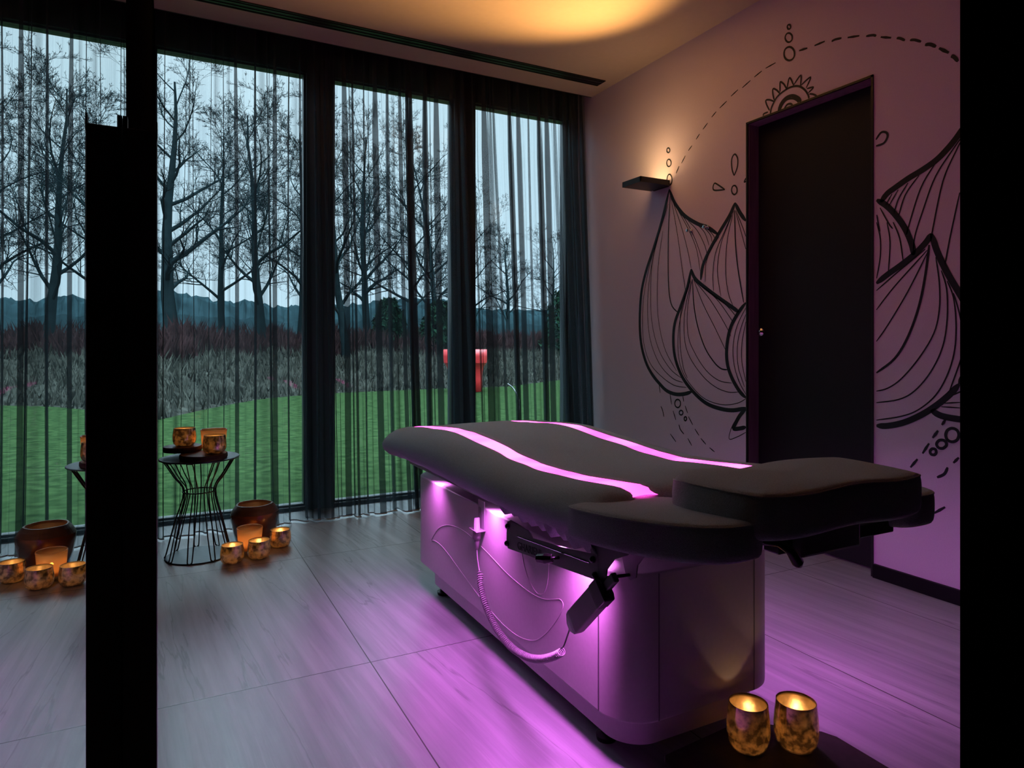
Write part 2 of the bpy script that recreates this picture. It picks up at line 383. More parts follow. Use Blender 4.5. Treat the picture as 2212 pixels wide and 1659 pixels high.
# mural: ink strokes lying on the wall paper
MURAL=[(0.023,[(3.275,2.001),(3.344,1.82),(3.424,1.658),(3.507,1.503),(3.554,1.363),(3.569,1.184),(3.554,1.039),(3.507,0.921),(3.442,0.84),(3.371,0.785),(3.301,0.743),(3.217,0.726),(3.136,0.733),(3.073,0.751)]),
(0.023,[(3.275,2.001),(3.225,1.907),(3.136,1.813),(3.026,1.746),(2.944,1.712),(2.858,1.658)]),
(0.0085,[(3.267,1.955),(3.284,1.72),(3.284,1.436),(3.259,1.287),(3.195,1.228)]),
(0.0048,[(3.284,1.912),(3.371,1.744),(3.442,1.602),(3.516,1.396),(3.54,1.207),(3.525,1.039),(3.46,0.91),(3.353,0.832),(3.233,0.781),(3.12,0.773)]),
(0.0048,[(3.353,1.776),(3.415,1.645),(3.47,1.452),(3.488,1.252),(3.46,1.063),(3.371,0.912),(3.25,0.825),(3.152,0.802)]),
(0.0048,[(3.379,1.722),(3.442,1.555),(3.457,1.345),(3.439,1.156),(3.371,0.993),(3.267,0.881),(3.168,0.829)]),
(0.0048,[(3.336,1.75),(3.379,1.548),(3.392,1.329),(3.371,1.155),(3.31,0.993),(3.209,0.871)]),
(0.0048,[(3.259,1.942),(3.2,1.707),(3.16,1.503),(3.128,1.357)]),
(0.0048,[(3.247,1.928),(3.168,1.758),(3.112,1.607),(3.08,1.489)]),
(0.0048,[(3.237,1.915),(3.104,1.726),(3.034,1.597),(3.004,1.465)]),
(0.0048,[(3.184,1.838),(3.128,1.785),(3.042,1.652),(2.981,1.516)]),
(0.0048,[(3.104,1.775),(3.026,1.704),(2.966,1.61),(2.944,1.544)]),
(0.0048,[(3.026,1.741),(2.966,1.684),(2.93,1.605)]),
(0.0048,[(2.989,1.73),(2.922,1.667),(2.908,1.623)]),
(0.0048,[(2.952,1.713),(2.901,1.664),(2.886,1.641)]),
(0.023,[(2.732,1.815),(2.768,1.756),(2.851,1.667),(2.93,1.574),(2.981,1.495),(2.999,1.412)]),
(0.023,[(2.732,1.815),(2.695,1.753),(2.654,1.702)]),
(0.023,[(3.079,1.484),(3.112,1.378),(3.168,1.271),(3.225,1.162),(3.238,1.05),(3.217,0.938),(3.152,0.829),(3.057,0.747),(2.952,0.69),(2.837,0.668),(2.742,0.668),(2.654,0.689)]),
(0.023,[(3.079,1.484),(3.049,1.427),(2.966,1.366),(2.851,1.296),(2.755,1.24),(2.702,1.209)]),
(0.023,[(2.654,1.259),(2.715,1.198),(2.768,1.119),(2.793,1.018),(2.789,0.926),(2.755,0.847),(2.702,0.779),(2.654,0.743)]),
(0.023,[(2.654,0.682),(2.695,0.645),(2.728,0.597),(2.742,0.566),(2.689,0.574),(2.654,0.585)]),
(0.0085,[(2.735,1.775),(2.728,1.589),(2.708,1.437),(2.669,1.26)]),
(0.0085,[(3.068,1.423),(3.057,1.276),(3.026,1.146),(2.966,1.017),(2.894,0.934),(2.837,0.896),(2.789,0.891)]),
(0.0048,[(2.755,1.753),(2.809,1.671),(2.879,1.557),(2.901,1.434),(2.894,1.34)]),
(0.0048,[(2.755,1.748),(2.837,1.603),(2.865,1.452),(2.837,1.305)]),
(0.0048,[(2.742,1.771),(2.789,1.617),(2.802,1.446),(2.782,1.322),(2.748,1.249)]),
(0.0048,[(2.851,1.646),(2.915,1.582),(2.956,1.503),(2.962,1.398)]),
(0.0048,[(2.726,1.773),(2.676,1.671),(2.654,1.618)]),
(0.0048,[(2.728,1.769),(2.682,1.632),(2.654,1.549)]),
(0.0048,[(3.088,1.419),(3.152,1.259),(3.192,1.117),(3.192,0.972),(3.152,0.862),(3.057,0.769),(2.952,0.711),(2.823,0.692),(2.715,0.709),(2.654,0.738)]),
(0.0048,[(3.08,1.408),(3.136,1.226),(3.136,1.061),(3.088,0.952),(2.981,0.847),(2.879,0.789),(2.782,0.766),(2.708,0.771)]),
(0.0048,[(3.085,1.414),(3.168,1.238),(3.176,1.039),(3.148,0.895),(3.112,0.831)]),
(0.0048,[(3.073,1.418),(3.112,1.235),(3.104,1.082),(3.042,0.974),(2.952,0.88),(2.851,0.827),(2.755,0.818)]),
(0.0048,[(3.06,1.422),(2.981,1.272),(2.879,1.121),(2.796,0.992)]),
(0.0048,[(3.057,1.417),(2.922,1.29),(2.809,1.15),(2.762,1.078)]),
(0.0048,[(3.054,1.416),(2.879,1.298),(2.775,1.19),(2.742,1.148)]),
(0.0048,[(2.966,1.361),(2.796,1.252),(2.722,1.183)]),
(0.0048,[(2.654,1.23),(2.715,1.138),(2.744,1.038),(2.742,0.937),(2.708,0.839),(2.654,0.762)]),
(0.0048,[(2.654,1.195),(2.695,1.107),(2.715,1.018),(2.708,0.908),(2.663,0.801)]),
(0.0048,[(2.654,1.156),(2.682,1.038),(2.682,0.939),(2.654,0.831)]),
(0.0048,[(2.708,0.639),(2.755,0.574),(2.775,0.506),(2.715,0.524),(2.654,0.556)]),
(0.0075,[(3.374,0.787),(3.362,0.725)]),
(0.0075,[(3.269,0.729),(3.255,0.66)]),
(0.0075,[(3.152,0.719),(3.144,0.686)]),
(0.0075,[(3.355,0.641),(3.338,0.614),(3.326,0.576)]),
(0.0075,[(3.24,0.622),(3.215,0.568)]),
(0.0075,[(3.132,0.661),(3.11,0.619)]),
(0.0075,[(3.103,0.599),(3.066,0.553)]),
(0.0075,[(3.187,0.542),(3.174,0.514),(3.143,0.489)]),
(0.0075,[(3.048,0.531),(3.013,0.496)]),
(0.0075,[(3.266,0.476),(3.214,0.433)]),
(0.0075,[(3.108,0.467),(3.074,0.428)]),
(0.0075,[(2.998,0.481),(2.956,0.451)]),
(0.0075,[(2.927,0.436),(2.887,0.417)]),
(0.009,[(3.173,0.672),(3.174,0.663),(3.18,0.654),(3.188,0.648),(3.198,0.645),(3.208,0.647),(3.216,0.651),(3.222,0.659),(3.224,0.668),(3.222,0.678),(3.216,0.687),(3.208,0.693),(3.198,0.695),(3.188,0.694),(3.18,0.689),(3.174,0.682),(3.173,0.672)]),
(0.009,[(3.151,0.618),(3.152,0.613),(3.156,0.608),(3.161,0.604),(3.167,0.603),(3.174,0.603),(3.179,0.606),(3.183,0.61),(3.184,0.615),(3.183,0.621),(3.179,0.625),(3.174,0.629),(3.167,0.63),(3.161,0.63),(3.156,0.627),(3.152,0.623),(3.151,0.618)]),
(0.009,[(3.119,0.585),(3.119,0.58),(3.122,0.576),(3.125,0.573),(3.129,0.571),(3.134,0.572),(3.137,0.574),(3.14,0.578),(3.14,0.582),(3.14,0.587),(3.137,0.591),(3.134,0.594),(3.129,0.595),(3.125,0.595),(3.122,0.593),(3.119,0.589),(3.119,0.585)]),
(0.008,[(3.27,2.243),(3.271,2.238),(3.274,2.234),(3.279,2.232),(3.284,2.232),(3.29,2.235),(3.295,2.239),(3.298,2.244),(3.299,2.25),(3.298,2.256),(3.295,2.26),(3.29,2.262),(3.284,2.261),(3.279,2.259),(3.274,2.254),(3.271,2.249),(3.27,2.243)]),
(0.008,[(3.259,2.161),(3.26,2.153),(3.265,2.147),(3.271,2.144),(3.279,2.144),(3.287,2.147),(3.294,2.154),(3.298,2.162),(3.3,2.171),(3.298,2.179),(3.294,2.186),(3.287,2.189),(3.279,2.189),(3.271,2.185),(3.265,2.179),(3.26,2.17),(3.259,2.161)]),
(0.009,[(3.25,2.055),(3.252,2.042),(3.257,2.032),(3.265,2.027),(3.273,2.026),(3.282,2.03),(3.29,2.039),(3.295,2.052),(3.297,2.065),(3.295,2.078),(3.29,2.088),(3.282,2.094),(3.273,2.094),(3.265,2.09),(3.257,2.08),(3.252,2.068),(3.25,2.055)]),
(0.009,[(2.717,1.882),(2.718,1.873),(2.723,1.866),(2.729,1.862),(2.737,1.861),(2.744,1.865),(2.751,1.872),(2.755,1.881),(2.757,1.891),(2.755,1.9),(2.751,1.907),(2.744,1.911),(2.737,1.911),(2.729,1.908),(2.723,1.901),(2.718,1.892),(2.717,1.882)]),
(0.009,[(2.738,1.966),(2.754,2.008),(2.756,2.061),(2.734,2.084),(2.713,2.055),(2.715,2.008),(2.738,1.966)]),
(0.009,[(2.807,1.903),(2.867,1.946),(2.888,1.955),(2.899,1.934),(2.885,1.915),(2.807,1.903)]),
(0.009,[(2.651,1.936),(2.665,1.916),(2.651,1.917)]),
(0.0075,[(3.213,2.087),(3.186,2.124)]),
(0.0075,[(3.164,2.137),(3.13,2.174)]),
(0.0075,[(3.104,2.198),(3.072,2.22)]),
(0.0075,[(3.037,2.248),(3.008,2.272)]),
(0.0075,[(2.981,2.291),(2.942,2.317)]),
(0.0075,[(2.91,2.341),(2.874,2.362)]),
(0.0075,[(2.847,2.374),(2.793,2.396)]),
(0.0075,[(2.761,2.413),(2.71,2.432)]),
(0.0075,[(2.679,2.432),(2.621,2.452)]),
(0.0075,[(2.595,2.461),(2.544,2.475)]),
(0.0075,[(2.519,2.48),(2.454,2.485)]),
(0.009,[(2.36,2.631),(2.361,2.626),(2.363,2.624),(2.366,2.623),(2.371,2.624),(2.375,2.626),(2.378,2.63),(2.38,2.635),(2.381,2.64),(2.38,2.644),(2.378,2.646),(2.375,2.647),(2.371,2.646),(2.366,2.644),(2.363,2.64),(2.361,2.635),(2.36,2.631)]),
(0.009,[(2.351,2.572),(2.352,2.564),(2.357,2.559),(2.364,2.557),(2.372,2.558),(2.38,2.563),(2.387,2.571),(2.392,2.58),(2.394,2.59),(2.392,2.598),(2.387,2.604),(2.38,2.606),(2.372,2.604),(2.364,2.599),(2.357,2.591),(2.352,2.582),(2.351,2.572)]),
(0.01,[(2.337,2.486),(2.339,2.474),(2.346,2.466),(2.357,2.463),(2.369,2.465),(2.381,2.472),(2.392,2.483),(2.399,2.497),(2.401,2.511),(2.399,2.523),(2.392,2.532),(2.381,2.535),(2.369,2.533),(2.357,2.526),(2.346,2.514),(2.339,2.5),(2.337,2.486)]),
(0.011,[(2.31,2.491),(2.262,2.485)]),
(0.011,[(2.221,2.481),(2.163,2.479)]),
(0.011,[(2.127,2.464),(2.107,2.465),(2.074,2.458)]),
(0.011,[(2.043,2.448),(1.984,2.432)]),
(0.011,[(1.951,2.417),(1.918,2.408),(1.903,2.398)]),
(0.011,[(1.882,2.385),(1.834,2.362)]),
(0.011,[(1.809,2.351),(1.793,2.343),(1.773,2.326)]),
(0.011,[(1.751,2.319),(1.73,2.311),(1.704,2.293)]),
(0.014,[(1.688,2.274),(1.666,2.267),(1.643,2.248)]),
(0.014,[(1.631,2.238),(1.593,2.204)]),
(0.014,[(1.584,2.188),(1.573,2.18),(1.557,2.156)]),
(0.014,[(1.536,2.126),(1.505,2.082)]),
(0.01,[(2.488,2.234),(2.479,2.265),(2.447,2.304),(2.401,2.322),(2.356,2.327),(2.313,2.316),(2.279,2.288),(2.258,2.256),(2.252,2.235)]),
(0.01,[(2.401,2.229),(2.383,2.246),(2.361,2.244),(2.349,2.232)]),
(0.01,[(2.426,2.232),(2.408,2.258),(2.383,2.272),(2.348,2.266),(2.322,2.248),(2.313,2.235)]),
(0.016,[(2.437,2.23),(2.419,2.265),(2.387,2.283),(2.348,2.28),(2.313,2.256),(2.3,2.234)]),
(0.009,[(2.534,2.235),(2.531,2.245),(2.503,2.246)]),
(0.009,[(2.493,2.251),(2.512,2.287),(2.517,2.311),(2.493,2.306),(2.465,2.289)]),
(0.009,[(2.463,2.296),(2.472,2.331),(2.47,2.356),(2.447,2.341),(2.428,2.318)]),
(0.009,[(2.426,2.325),(2.426,2.371),(2.419,2.373),(2.401,2.355),(2.383,2.323)]),
(0.009,[(2.383,2.327),(2.367,2.377),(2.341,2.327)]),
(0.009,[(2.341,2.333),(2.3,2.365),(2.302,2.314)]),
(0.009,[(2.298,2.316),(2.243,2.336),(2.268,2.292)]),
(0.009,[(2.264,2.287),(2.227,2.281),(2.256,2.264)]),
(0.009,[(2.25,2.257),(2.229,2.248),(2.208,2.233)]),
(0.01,[(1.904,1.939),(1.88,1.964),(1.856,1.957),(1.851,1.937),(1.868,1.914),(1.904,1.911)]),
(0.026,[(1.525,1.903),(1.562,1.856),(1.6,1.818),(1.644,1.784),(1.701,1.757),(1.76,1.735),(1.821,1.706),(1.853,1.689),(1.882,1.658)]),
(0.026,[(1.901,1.672),(1.859,1.641),(1.815,1.591),(1.772,1.524),(1.743,1.452),(1.736,1.407)]),
(0.026,[(1.662,1.488),(1.682,1.457),(1.732,1.411),(1.79,1.372),(1.85,1.337),(1.902,1.302)]),
(0.026,[(1.662,1.488),(1.638,1.41),(1.601,1.325),(1.556,1.241),(1.52,1.175)]),
(0.026,[(1.553,0.874),(1.591,0.829),(1.644,0.781),(1.704,0.738),(1.778,0.699),(1.85,0.677),(1.902,0.672)]),
(0.026,[(1.665,0.763),(1.622,0.742),(1.555,0.735),(1.53,0.737)]),
(0.026,[(1.553,0.874),(1.525,0.923)]),
(0.011,[(1.671,1.442),(1.687,1.316),(1.715,1.185),(1.761,1.062),(1.819,0.97),(1.902,0.906)]),
(0.006,[(1.687,1.427),(1.813,1.337),(1.902,1.27)]),
(0.006,[(1.679,1.421),(1.819,1.282),(1.902,1.185)]),
(0.006,[(1.676,1.415),(1.761,1.255),(1.85,1.115),(1.902,1.045)]),
(0.006,[(1.644,1.389),(1.63,1.284),(1.63,1.175),(1.652,1.077),(1.715,0.972),(1.79,0.884),(1.85,0.841),(1.902,0.825)]),
(0.006,[(1.622,1.332),(1.601,1.255),(1.599,1.136),(1.617,1.022),(1.665,0.918),(1.732,0.836),(1.802,0.795),(1.902,0.774)]),
(0.006,[(1.599,1.287),(1.575,1.221),(1.565,1.119),(1.57,1.012),(1.596,0.915),(1.644,0.825),(1.715,0.759),(1.79,0.724),(1.902,0.697)]),
(0.006,[(1.575,1.237),(1.556,1.172),(1.54,1.091)]),
(0.006,[(1.54,0.996),(1.556,0.943),(1.591,0.842)]),
(0.006,[(1.54,0.848),(1.553,0.842),(1.575,0.83)]),
(0.006,[(1.612,0.794),(1.55,0.802)]),
(0.006,[(1.622,0.779),(1.55,0.78)]),
(0.006,[(1.901,1.573),(1.884,1.5),(1.884,1.417),(1.901,1.324)]),
(0.006,[(1.853,1.565),(1.839,1.476),(1.847,1.343)]),
(0.006,[(1.825,1.561),(1.796,1.487),(1.781,1.388)]),
(0.006,[(1.541,1.853),(1.565,1.826),(1.644,1.721),(1.695,1.593),(1.73,1.488),(1.736,1.425)]),
(0.006,[(1.541,1.842),(1.562,1.808),(1.616,1.692),(1.658,1.496),(1.662,1.473)]),
(0.006,[(1.644,1.775),(1.706,1.683),(1.76,1.522),(1.763,1.499)]),
(0.006,[(1.712,1.739),(1.772,1.667),(1.802,1.577)]),
(0.006,[(1.76,1.717),(1.802,1.655),(1.821,1.598)]),
(0.006,[(1.802,1.697),(1.846,1.633)]),
(0.006,[(1.83,1.684),(1.859,1.641)]),
(0.006,[(1.551,1.634),(1.583,1.485),(1.594,1.429),(1.608,1.352)]),
(0.006,[(1.885,1.634),(1.846,1.56),(1.827,1.533)]),
(0.006,[(1.9,1.606),(1.895,1.574),(1.885,1.53)]),
(0.012,[(1.605,0.729),(1.62,0.705)]),
(0.012,[(1.635,0.681),(1.657,0.648)]),
(0.012,[(1.671,0.624),(1.698,0.578)]),
(0.012,[(1.719,0.552),(1.749,0.512)]),
(0.012,[(1.597,0.537),(1.61,0.508),(1.639,0.489)]),
(0.012,[(1.554,0.583),(1.575,0.558)]),
(0.012,[(1.607,0.375),(1.65,0.341)]),
(0.012,[(1.842,0.251),(1.8,0.257),(1.757,0.275)]),
(0.012,[(1.554,0.672),(1.556,0.662),(1.561,0.652),(1.57,0.645),(1.58,0.642),(1.589,0.643),(1.598,0.648),(1.603,0.656),(1.605,0.666),(1.603,0.676),(1.598,0.686),(1.589,0.693),(1.58,0.696),(1.57,0.695),(1.561,0.69),(1.556,0.682),(1.554,0.672)]),
(0.012,[(1.602,0.629),(1.603,0.623),(1.608,0.617),(1.614,0.612),(1.621,0.61),(1.629,0.61),(1.635,0.613),(1.639,0.618),(1.641,0.624),(1.639,0.631),(1.635,0.637),(1.629,0.642),(1.621,0.644),(1.614,0.644),(1.608,0.641),(1.603,0.636),(1.602,0.629)]),
(0.012,[(1.642,0.593),(1.643,0.588),(1.645,0.584),(1.649,0.58),(1.654,0.579),(1.659,0.579),(1.663,0.581),(1.666,0.585),(1.667,0.59),(1.666,0.595),(1.663,0.599),(1.659,0.603),(1.654,0.604),(1.649,0.604),(1.645,0.602),(1.643,0.598),(1.642,0.593)])]
mb = MB()
for wd, pts in MURAL:
    closed = pts[0] == pts[-1] and len(pts) > 8
    P = cat_rom(pts, 5) if len(pts) > 2 else [(lerp(pts[0][0], pts[1][0], t/4), lerp(pts[0][1], pts[1][1], t/4)) for t in range(5)]
    n = len(P); vs = []
    for i in range(n):
        a = P[max(0, i-1)]; c = P[min(n-1, i+1)]
        if closed and i in (0, n-1): a = P[n-2]; c = P[1]
        dx, dy = c[0]-a[0], c[1]-a[1]; L = math.hypot(dx, dy) or 1
        e = 1 if closed else min(1, .38+.62*min(i, n-1-i)/(2.5 if n > 8 else 1.2))
        if wd < .02 and not closed: e = min(1, .6+.4*min(i, n-1-i)/2)
        h_ = wd/2*e; vs += [(XR-.0012, P[i][0]-dy/L*h_, P[i][1]+dx/L*h_), (XR-.0012, P[i][0]+dy/L*h_, P[i][1]-dx/L*h_)]
    mb.add(vs, [(2*i, 2*i+1, 2*i+3, 2*i+2) for i in range(n-1)])
mo = mb.build('mural', M['ink'], wr); tag(mo, 'black line drawing of a lotus flower with dashed arc and small sun')
# door
dr = MB()
dr.box(XR-.006, XR+.118, DY1-.010, DY1, 0, DZ); dr.box(XR-.006, XR+.118, DY0, DY0+.010, 0, DZ); dr.box(XR-.006, XR+.118, DY0, DY1, DZ-.010, DZ)
door = st(dr.build('door_1', M['black']))
MB().box(XR+.078, XR+.116, DY0+.012, DY1-.012, .008, DZ-.012).build('door_leaf', M['door'], door, bevel=.002)
rv = MB(); rv.box(XR+.004, XR+.076, DY1-.013, DY1-.010, 0, DZ-.01); rv.box(XR+.004, XR+.076, DY0+.010, DY1-.010, DZ-.013, DZ-.010); rv.box(XR+.004, XR+.076, DY0+.010, DY0+.013, 0, DZ-.013)
rv.build('door_reveal', M['reveal'], door)
kb = MB(); KY, KZ, KX = DY1-.065, 1.098, XR+.078
kb.lathe([(.008, 0), (.008, .022), (.020, .028), (.024, .040), (.020, .050), (.0, .054)], n=24)
ko = kb.build('door_knob', M['chrome'], door, smooth=True); ko.location = (KX, KY, KZ); ko.rotation_euler = (0, R(-90), 0)
for z in (1.985, .190):
    hb = MB(); hb.box(XR+.060, XR+.078, DY0+.011, DY0+.045, z-.048, z+.048); hb.tube([(XR+.058, DY0+.013, z-.048), (XR+.058, DY0+.013, z+.048)], .006)
    hb.build('door_hinge', M['chrome'], door, bevel=.002)
# mirror and its edge profile
mr = MB().box(-.030, -.028, -.6, .652, .0, H).build('mirror_panel', M['mirror'])
tag(mr, 'full height mirror panel on the near end of the left wall', 'mirror')
b = MB(); b.box(-.0278, -.0045, .592, .650, 0, 1.196); b.box(-.0055, -.0040, .592, .600, 1.19, 1.204)
pp = b.build('edge_post', M['black'], bevel=.0008)
tag(pp, 'slim black post standing along the mirror edge at left', 'post')
MB().box(-.0278, -.0245, .596, .606, 1.196, 1.206).build('end_stop', M['black'], pp)

# ceiling slot vent
v = empty('ceiling_vent', (1.2, 3.87, H), 'long black slot vent in the ceiling beside the curtains', 'vent')
b = MB(); x0, x1, y0, y1 = -.02, 2.71, 3.825, 3.925
b.box(x0, x1, y0, y0+.006, H-.006, H); b.box(x0, x1, y1-.006, y1, H-.006, H); b.box(x1-.006, x1, y0, y1, H-.006, H); b.box(x0, x0+.006, y0, y1, H-.006, H)
b.build('vent_frame', M['black'], v)
MB().box(x0+.004, x1-.004, y0+.004, y1-.004, H-.0025, H-.0005).build('vent_backing', M['black'], v)
for y in (3.856, 3.893): MB().box(x0+.006, x1-.006, y-.005, y+.005, H-.006, H-.002).build('slat', M['steel'], v)

# wall uplight
u = empty('wall_lamp', (XR, 3.35, 2.02), 'flat black shelf shaped wall uplight on the lilac wall', 'wall lamp')
b = MB(); X0, X1, Y0, Y1 = 2.565, XR-.012, 3.258, 3.44
b.box(X0, X1, Y0, Y1, 2.020, 2.026); b.box(X0, X0+.006, Y0, Y1, 2.026, 2.053); b.box(X1-.006, X1, Y0, Y1, 2.026, 2.053); b.box(X0, X1, Y0, Y0+.006, 2.026, 2.053); b.box(X0, X1, Y1-.006, Y1, 2.026, 2.053)
b.build('lamp_housing', M['black'], u)
MB().box(X0+.008, X1-.008, Y0+.008, Y1-.008, 2.030, 2.040).build('diffuser', M['lampglow'], u)
MB().box(XR-.012, XR, Y0+.02, Y1-.02, 2.018, 2.05).build('wall_mount', M['black'], u)
# hooks
for y, lab in ((3.078, 'small chrome wall hook on the left, nearer the window'), (2.939, 'small chrome wall hook on the right, nearer the door')):
    b = MB(); b.tube([(XR, y, 1.712), (XR-.028, y, 1.712)], .006, 12); b.tube([(XR-.028, y, 1.712), (XR-.036, y, 1.712)], .010, 16); b.tube([(XR, y, 1.712), (XR-.004, y, 1.712)], .011, 16)
    tag(b.build('wall_hook', M['chrome'], smooth=True, bevel=.001), lab, 'hook', 'wall hooks')

# ------------------------------------------------------------------ curtains
random.seed(5)
# folds: x at mid height, overlap width, zigzag count, depth, lean (top to bottom)
FL = [(.004,.006,1,.05,.0),(.099,.003,2,.05,-.06),(.148,.004,2,.06,-.01),(.228,.002,1,.06,-.02),(.297,.003,2,.05,-.01),(.364,.026,1,.10,0),(.467,.010,2,.08,-.03),(.546,.002,1,.05,0),(.576,.030,1,.09,-.01),(.657,.003,1,.07,-.02),(.735,.006,2,.08,0),(.808,.02,1,.06,0),(.875,.02,1,.08,0),(.916,.002,1,.03,.01),(.985,.044,1,.10,0),(1.039,.010,2,.05,-.02),(1.104,.002,1,.05,-.01),(1.182,.046,1,.11,-.01),(1.268,.016,2,.06,-.01),(1.343,.03,1,.07,0),(1.392,.028,3,.03,.0)]
FR = [(1.425,.028,3,.03,.01),(1.515,.036,3,.05,-.02),(1.592,.050,1,.09,0),(1.70,.05,1,.06,0),(1.80,.03,2,.06,.02),(1.868,.002,1,.04,.01),(1.935,.055,1,.09,-.02),(1.985,.006,1,.05,0),(2.035,.003,1,.05,.04),(2.135,.030,3,.04,-.01),(2.20,.045,1,.07,-.01),(2.29,.002,1,.04,.01),(2.365,.032,3,.04,-.01),(2.425,.050,1,.07,-.01),(2.515,.012,1,.05,.01),(2.585,.052,1,.07,0),(2.665,.05,1,.05,0),(2.735,.03,2,.04,0)]
def chaikin(P):
    out = [P[0]]
    for a, b_ in zip(P, P[1:]): out += [(lerp(a[0], b_[0], .25), lerp(a[1], b_[1], .25)), (lerp(a[0], b_[0], .75), lerp(a[1], b_[1], .75))]
    return out+[P[-1]]
def curtain(name, x0, x1, folds, label, seed):
    rnd = random.Random(seed)
    YF, YB = 4.01, 4.03
    nz_ = 26; zs = [lerp(.012, 2.93, (k/nz_)**1.0) for k in range(nz_+1)]
    rows = []; ph = [rnd.uniform(-1, 1) for _ in folds]; amp = [rnd.uniform(.0, .055) for _ in folds]
    for z in zs:
        t = z/2.93                       # 0 hem, 1 heading
        top = max(0, (t-.80)/.165); top = min(1, top); pts = [(x0, lerp(YF+.05, 4.19, t))]
        for i, (fx, o, n, d, lean) in enumerate(folds):
            x = fx + lean*(.5-t)*1.0 + .006*math.sin(3.1*t+ph[i]*3)
            oo = o*1.7*(1-.45*top); dd = (.022 if (o >= .02 and n == 1) else d)*(1-.4*top)
            yf = lerp(YF-amp[i]*1.3, 4.165, min(1, t*1.03)) - (0.012 if t < .1 else 0)*(1-t*10)
            K = 2*n+1
            pts.append((x-.014-oo/2, yf+.004))
            for k in range(K+1):
                pts.append((x+(-1 if k % 2 else 1)*(oo/2)*(1 if 0 < k < K else .9), yf+dd*k/K) if k else (x+oo/2, yf))
            if True: pts.append((x+.014+oo/2, yf+dd+.004))
            nx = folds[i+1][0] if i+1 < len(folds) else x1
            gap = nx-x
            if nx-fx > .05: pts.append((x+gap*.5, lerp(yf+dd, lerp(YF, 4.17, t), .5)+.012*math.sin(ph[i]*5)*(1-top)))
        pts.append((x1, lerp(YF+.06, 4.19, t)))
        # keep the cloth clear of facade
        pts = [(a, min(b_, 4.29)) for a, b_ in pts]
        rows.append(chaikin(chaikin(pts)))
    n = len(rows[0]); vs = []; ul = []
    L = [0]
    mid = rows[nz_//2]
    for a, c in zip(mid, mid[1:]): L.append(L[-1]+math.dist(a, c))
    for r, z in zip(rows, zs):
        for j, (x, y) in enumerate(r): vs.append((x, y, z)); ul.append((L[j], z))
    fs = [(i*n+j, i*n+j+1, (i+1)*n+j+1, (i+1)*n+j) for i in range(nz_) for j in range(n-1)]
    root = empty(name, (lerp(x0, x1, .5), YF, 0), label, 'curtain', 'sheer curtains')
    me = bpy.data.meshes.new('cloth'); me.from_pydata(vs, [], fs); me.materials.append(M['voile'])
    uv = me.uv_layers.new(name='UVMap')
    for lp in me.loops: uv.data[lp.index].uv = ul[lp.vertex_index]
    me.polygons.foreach_set('use_smooth', [True]*len(me.polygons))
    link(bpy.data.objects.new('cloth', me), root)
    # weighted hem cord
    hb = MB(); hb.tube([(x, y, .014) for x, y in rows[0][::2]], .004, 5); hb.build('hem_cord', M['hem'], root)
    tb = MB(); tb.box(x0, x1, 4.16, 4.22, 2.93, 2.95); tb.build('heading_tape', M['black'], root)
M['hem'] = mat('hem_weight_cord', (.5, .55, .58), .4)
curtain('sheer_curtain', -.035, 1.405, FL, 'dark sheer curtain with long folds on the left, behind the wire table', 1)
curtain('sheer_curtain', 1.415, 2.775, FR, 'dark sheer curtain with dense folds on the right, behind the treatment bed', 2)
b = MB(); b.box(-.04, XR, 4.165, 4.205, 2.95, 2.97); tag(b.build('curtain_track', M['black']), 'black curtain track in the ceiling recess above the sheer curtains', 'curtain track')

# ------------------------------------------------------------------ treatment bed
bed = empty('treatment_bed', (1.23, 2.04, 0), 'grey covered treatment bed with glowing pink strips on a pale cabinet base', 'massage bed')
BX0, BX1, BY0, BY1, BZ0, BZ1 = .965, 1.495, 1.288, 2.79, .112, .478
poly = rrect(BX0, BX1, BY0, BY1, .105, 36)
body = MB().prism(poly, BZ0, BZ1).build('cabinet_body', M['body'], bed, bevel=.006, seg=3, angle=60)
poly = rrect(BX0+.032, BX1-.032, BY0+.032, BY1-.10, .09, 36)
MB().prism(poly, .042, BZ0).build('plinth', M['body'], bed)
for x in (1.06, 1.40):
    for y in (1.45, 2.60):
        MB().lathe([(.0, .0), (.026, .0), (.028, .012), (.014, .018), (.014, .043)], (x-.03 if x < 1.2 else x+.03, y, 0), 20).build('leveling_foot', M['blackp'], bed)
for x, y in ((BX0-.0006, BY0+.105), (BX1+.0006, BY0+.105)): MB().box(x-.0006, x+.0006, y-.0016, y+.0016, BZ0+.004, BZ1-.004).build('panel_seam', M['plate'], bed)
for x in (BX0+.105, BX1-.105): MB().box(x-.0016, x+.0016, BY0-.0012, BY0+.0006, BZ0+.004, BZ1-.004).build('panel_seam', M['plate'], bed)
# raised crescent line and loop on the side panel
def side_line(pts, r=.0013, closed=False):
    P = cat_rom(pts, 6, closed); return MB().tube([(BX0-.0004, y, z) for y, z in P], r, 6, closed)
cres = [(2.567,.243),(2.50,.300),(2.42,.335),(2.33,.352),(2.23,.357),(2.127,.346),(2.02,.330),(1.913,.310),(1.82,.300),(1.732,.297),(1.66,.305),(1.60,.325),(1.575,.333),(1.560,.327),(1.566,.305),(1.60,.262),(1.65,.212),(1.704,.172),(1.76,.150),(1.83,.137),(1.92,.136),(2.016,.148),(2.13,.170),(2.249,.198),(2.37,.228),(2.46,.245),(2.53,.246),(2.56,.240)]
side_line(cres, closed=True).build('crescent_trim', M['body'], bed, smooth=True)
loop = [(1.80,.43),(1.79,.385),(1.765,.345),(1.73,.318),(1.695,.308),(1.66,.325),(1.640,.37),(1.635,.43)]
side_line(loop).build('loop_trim', M['body'], bed, smooth=True)
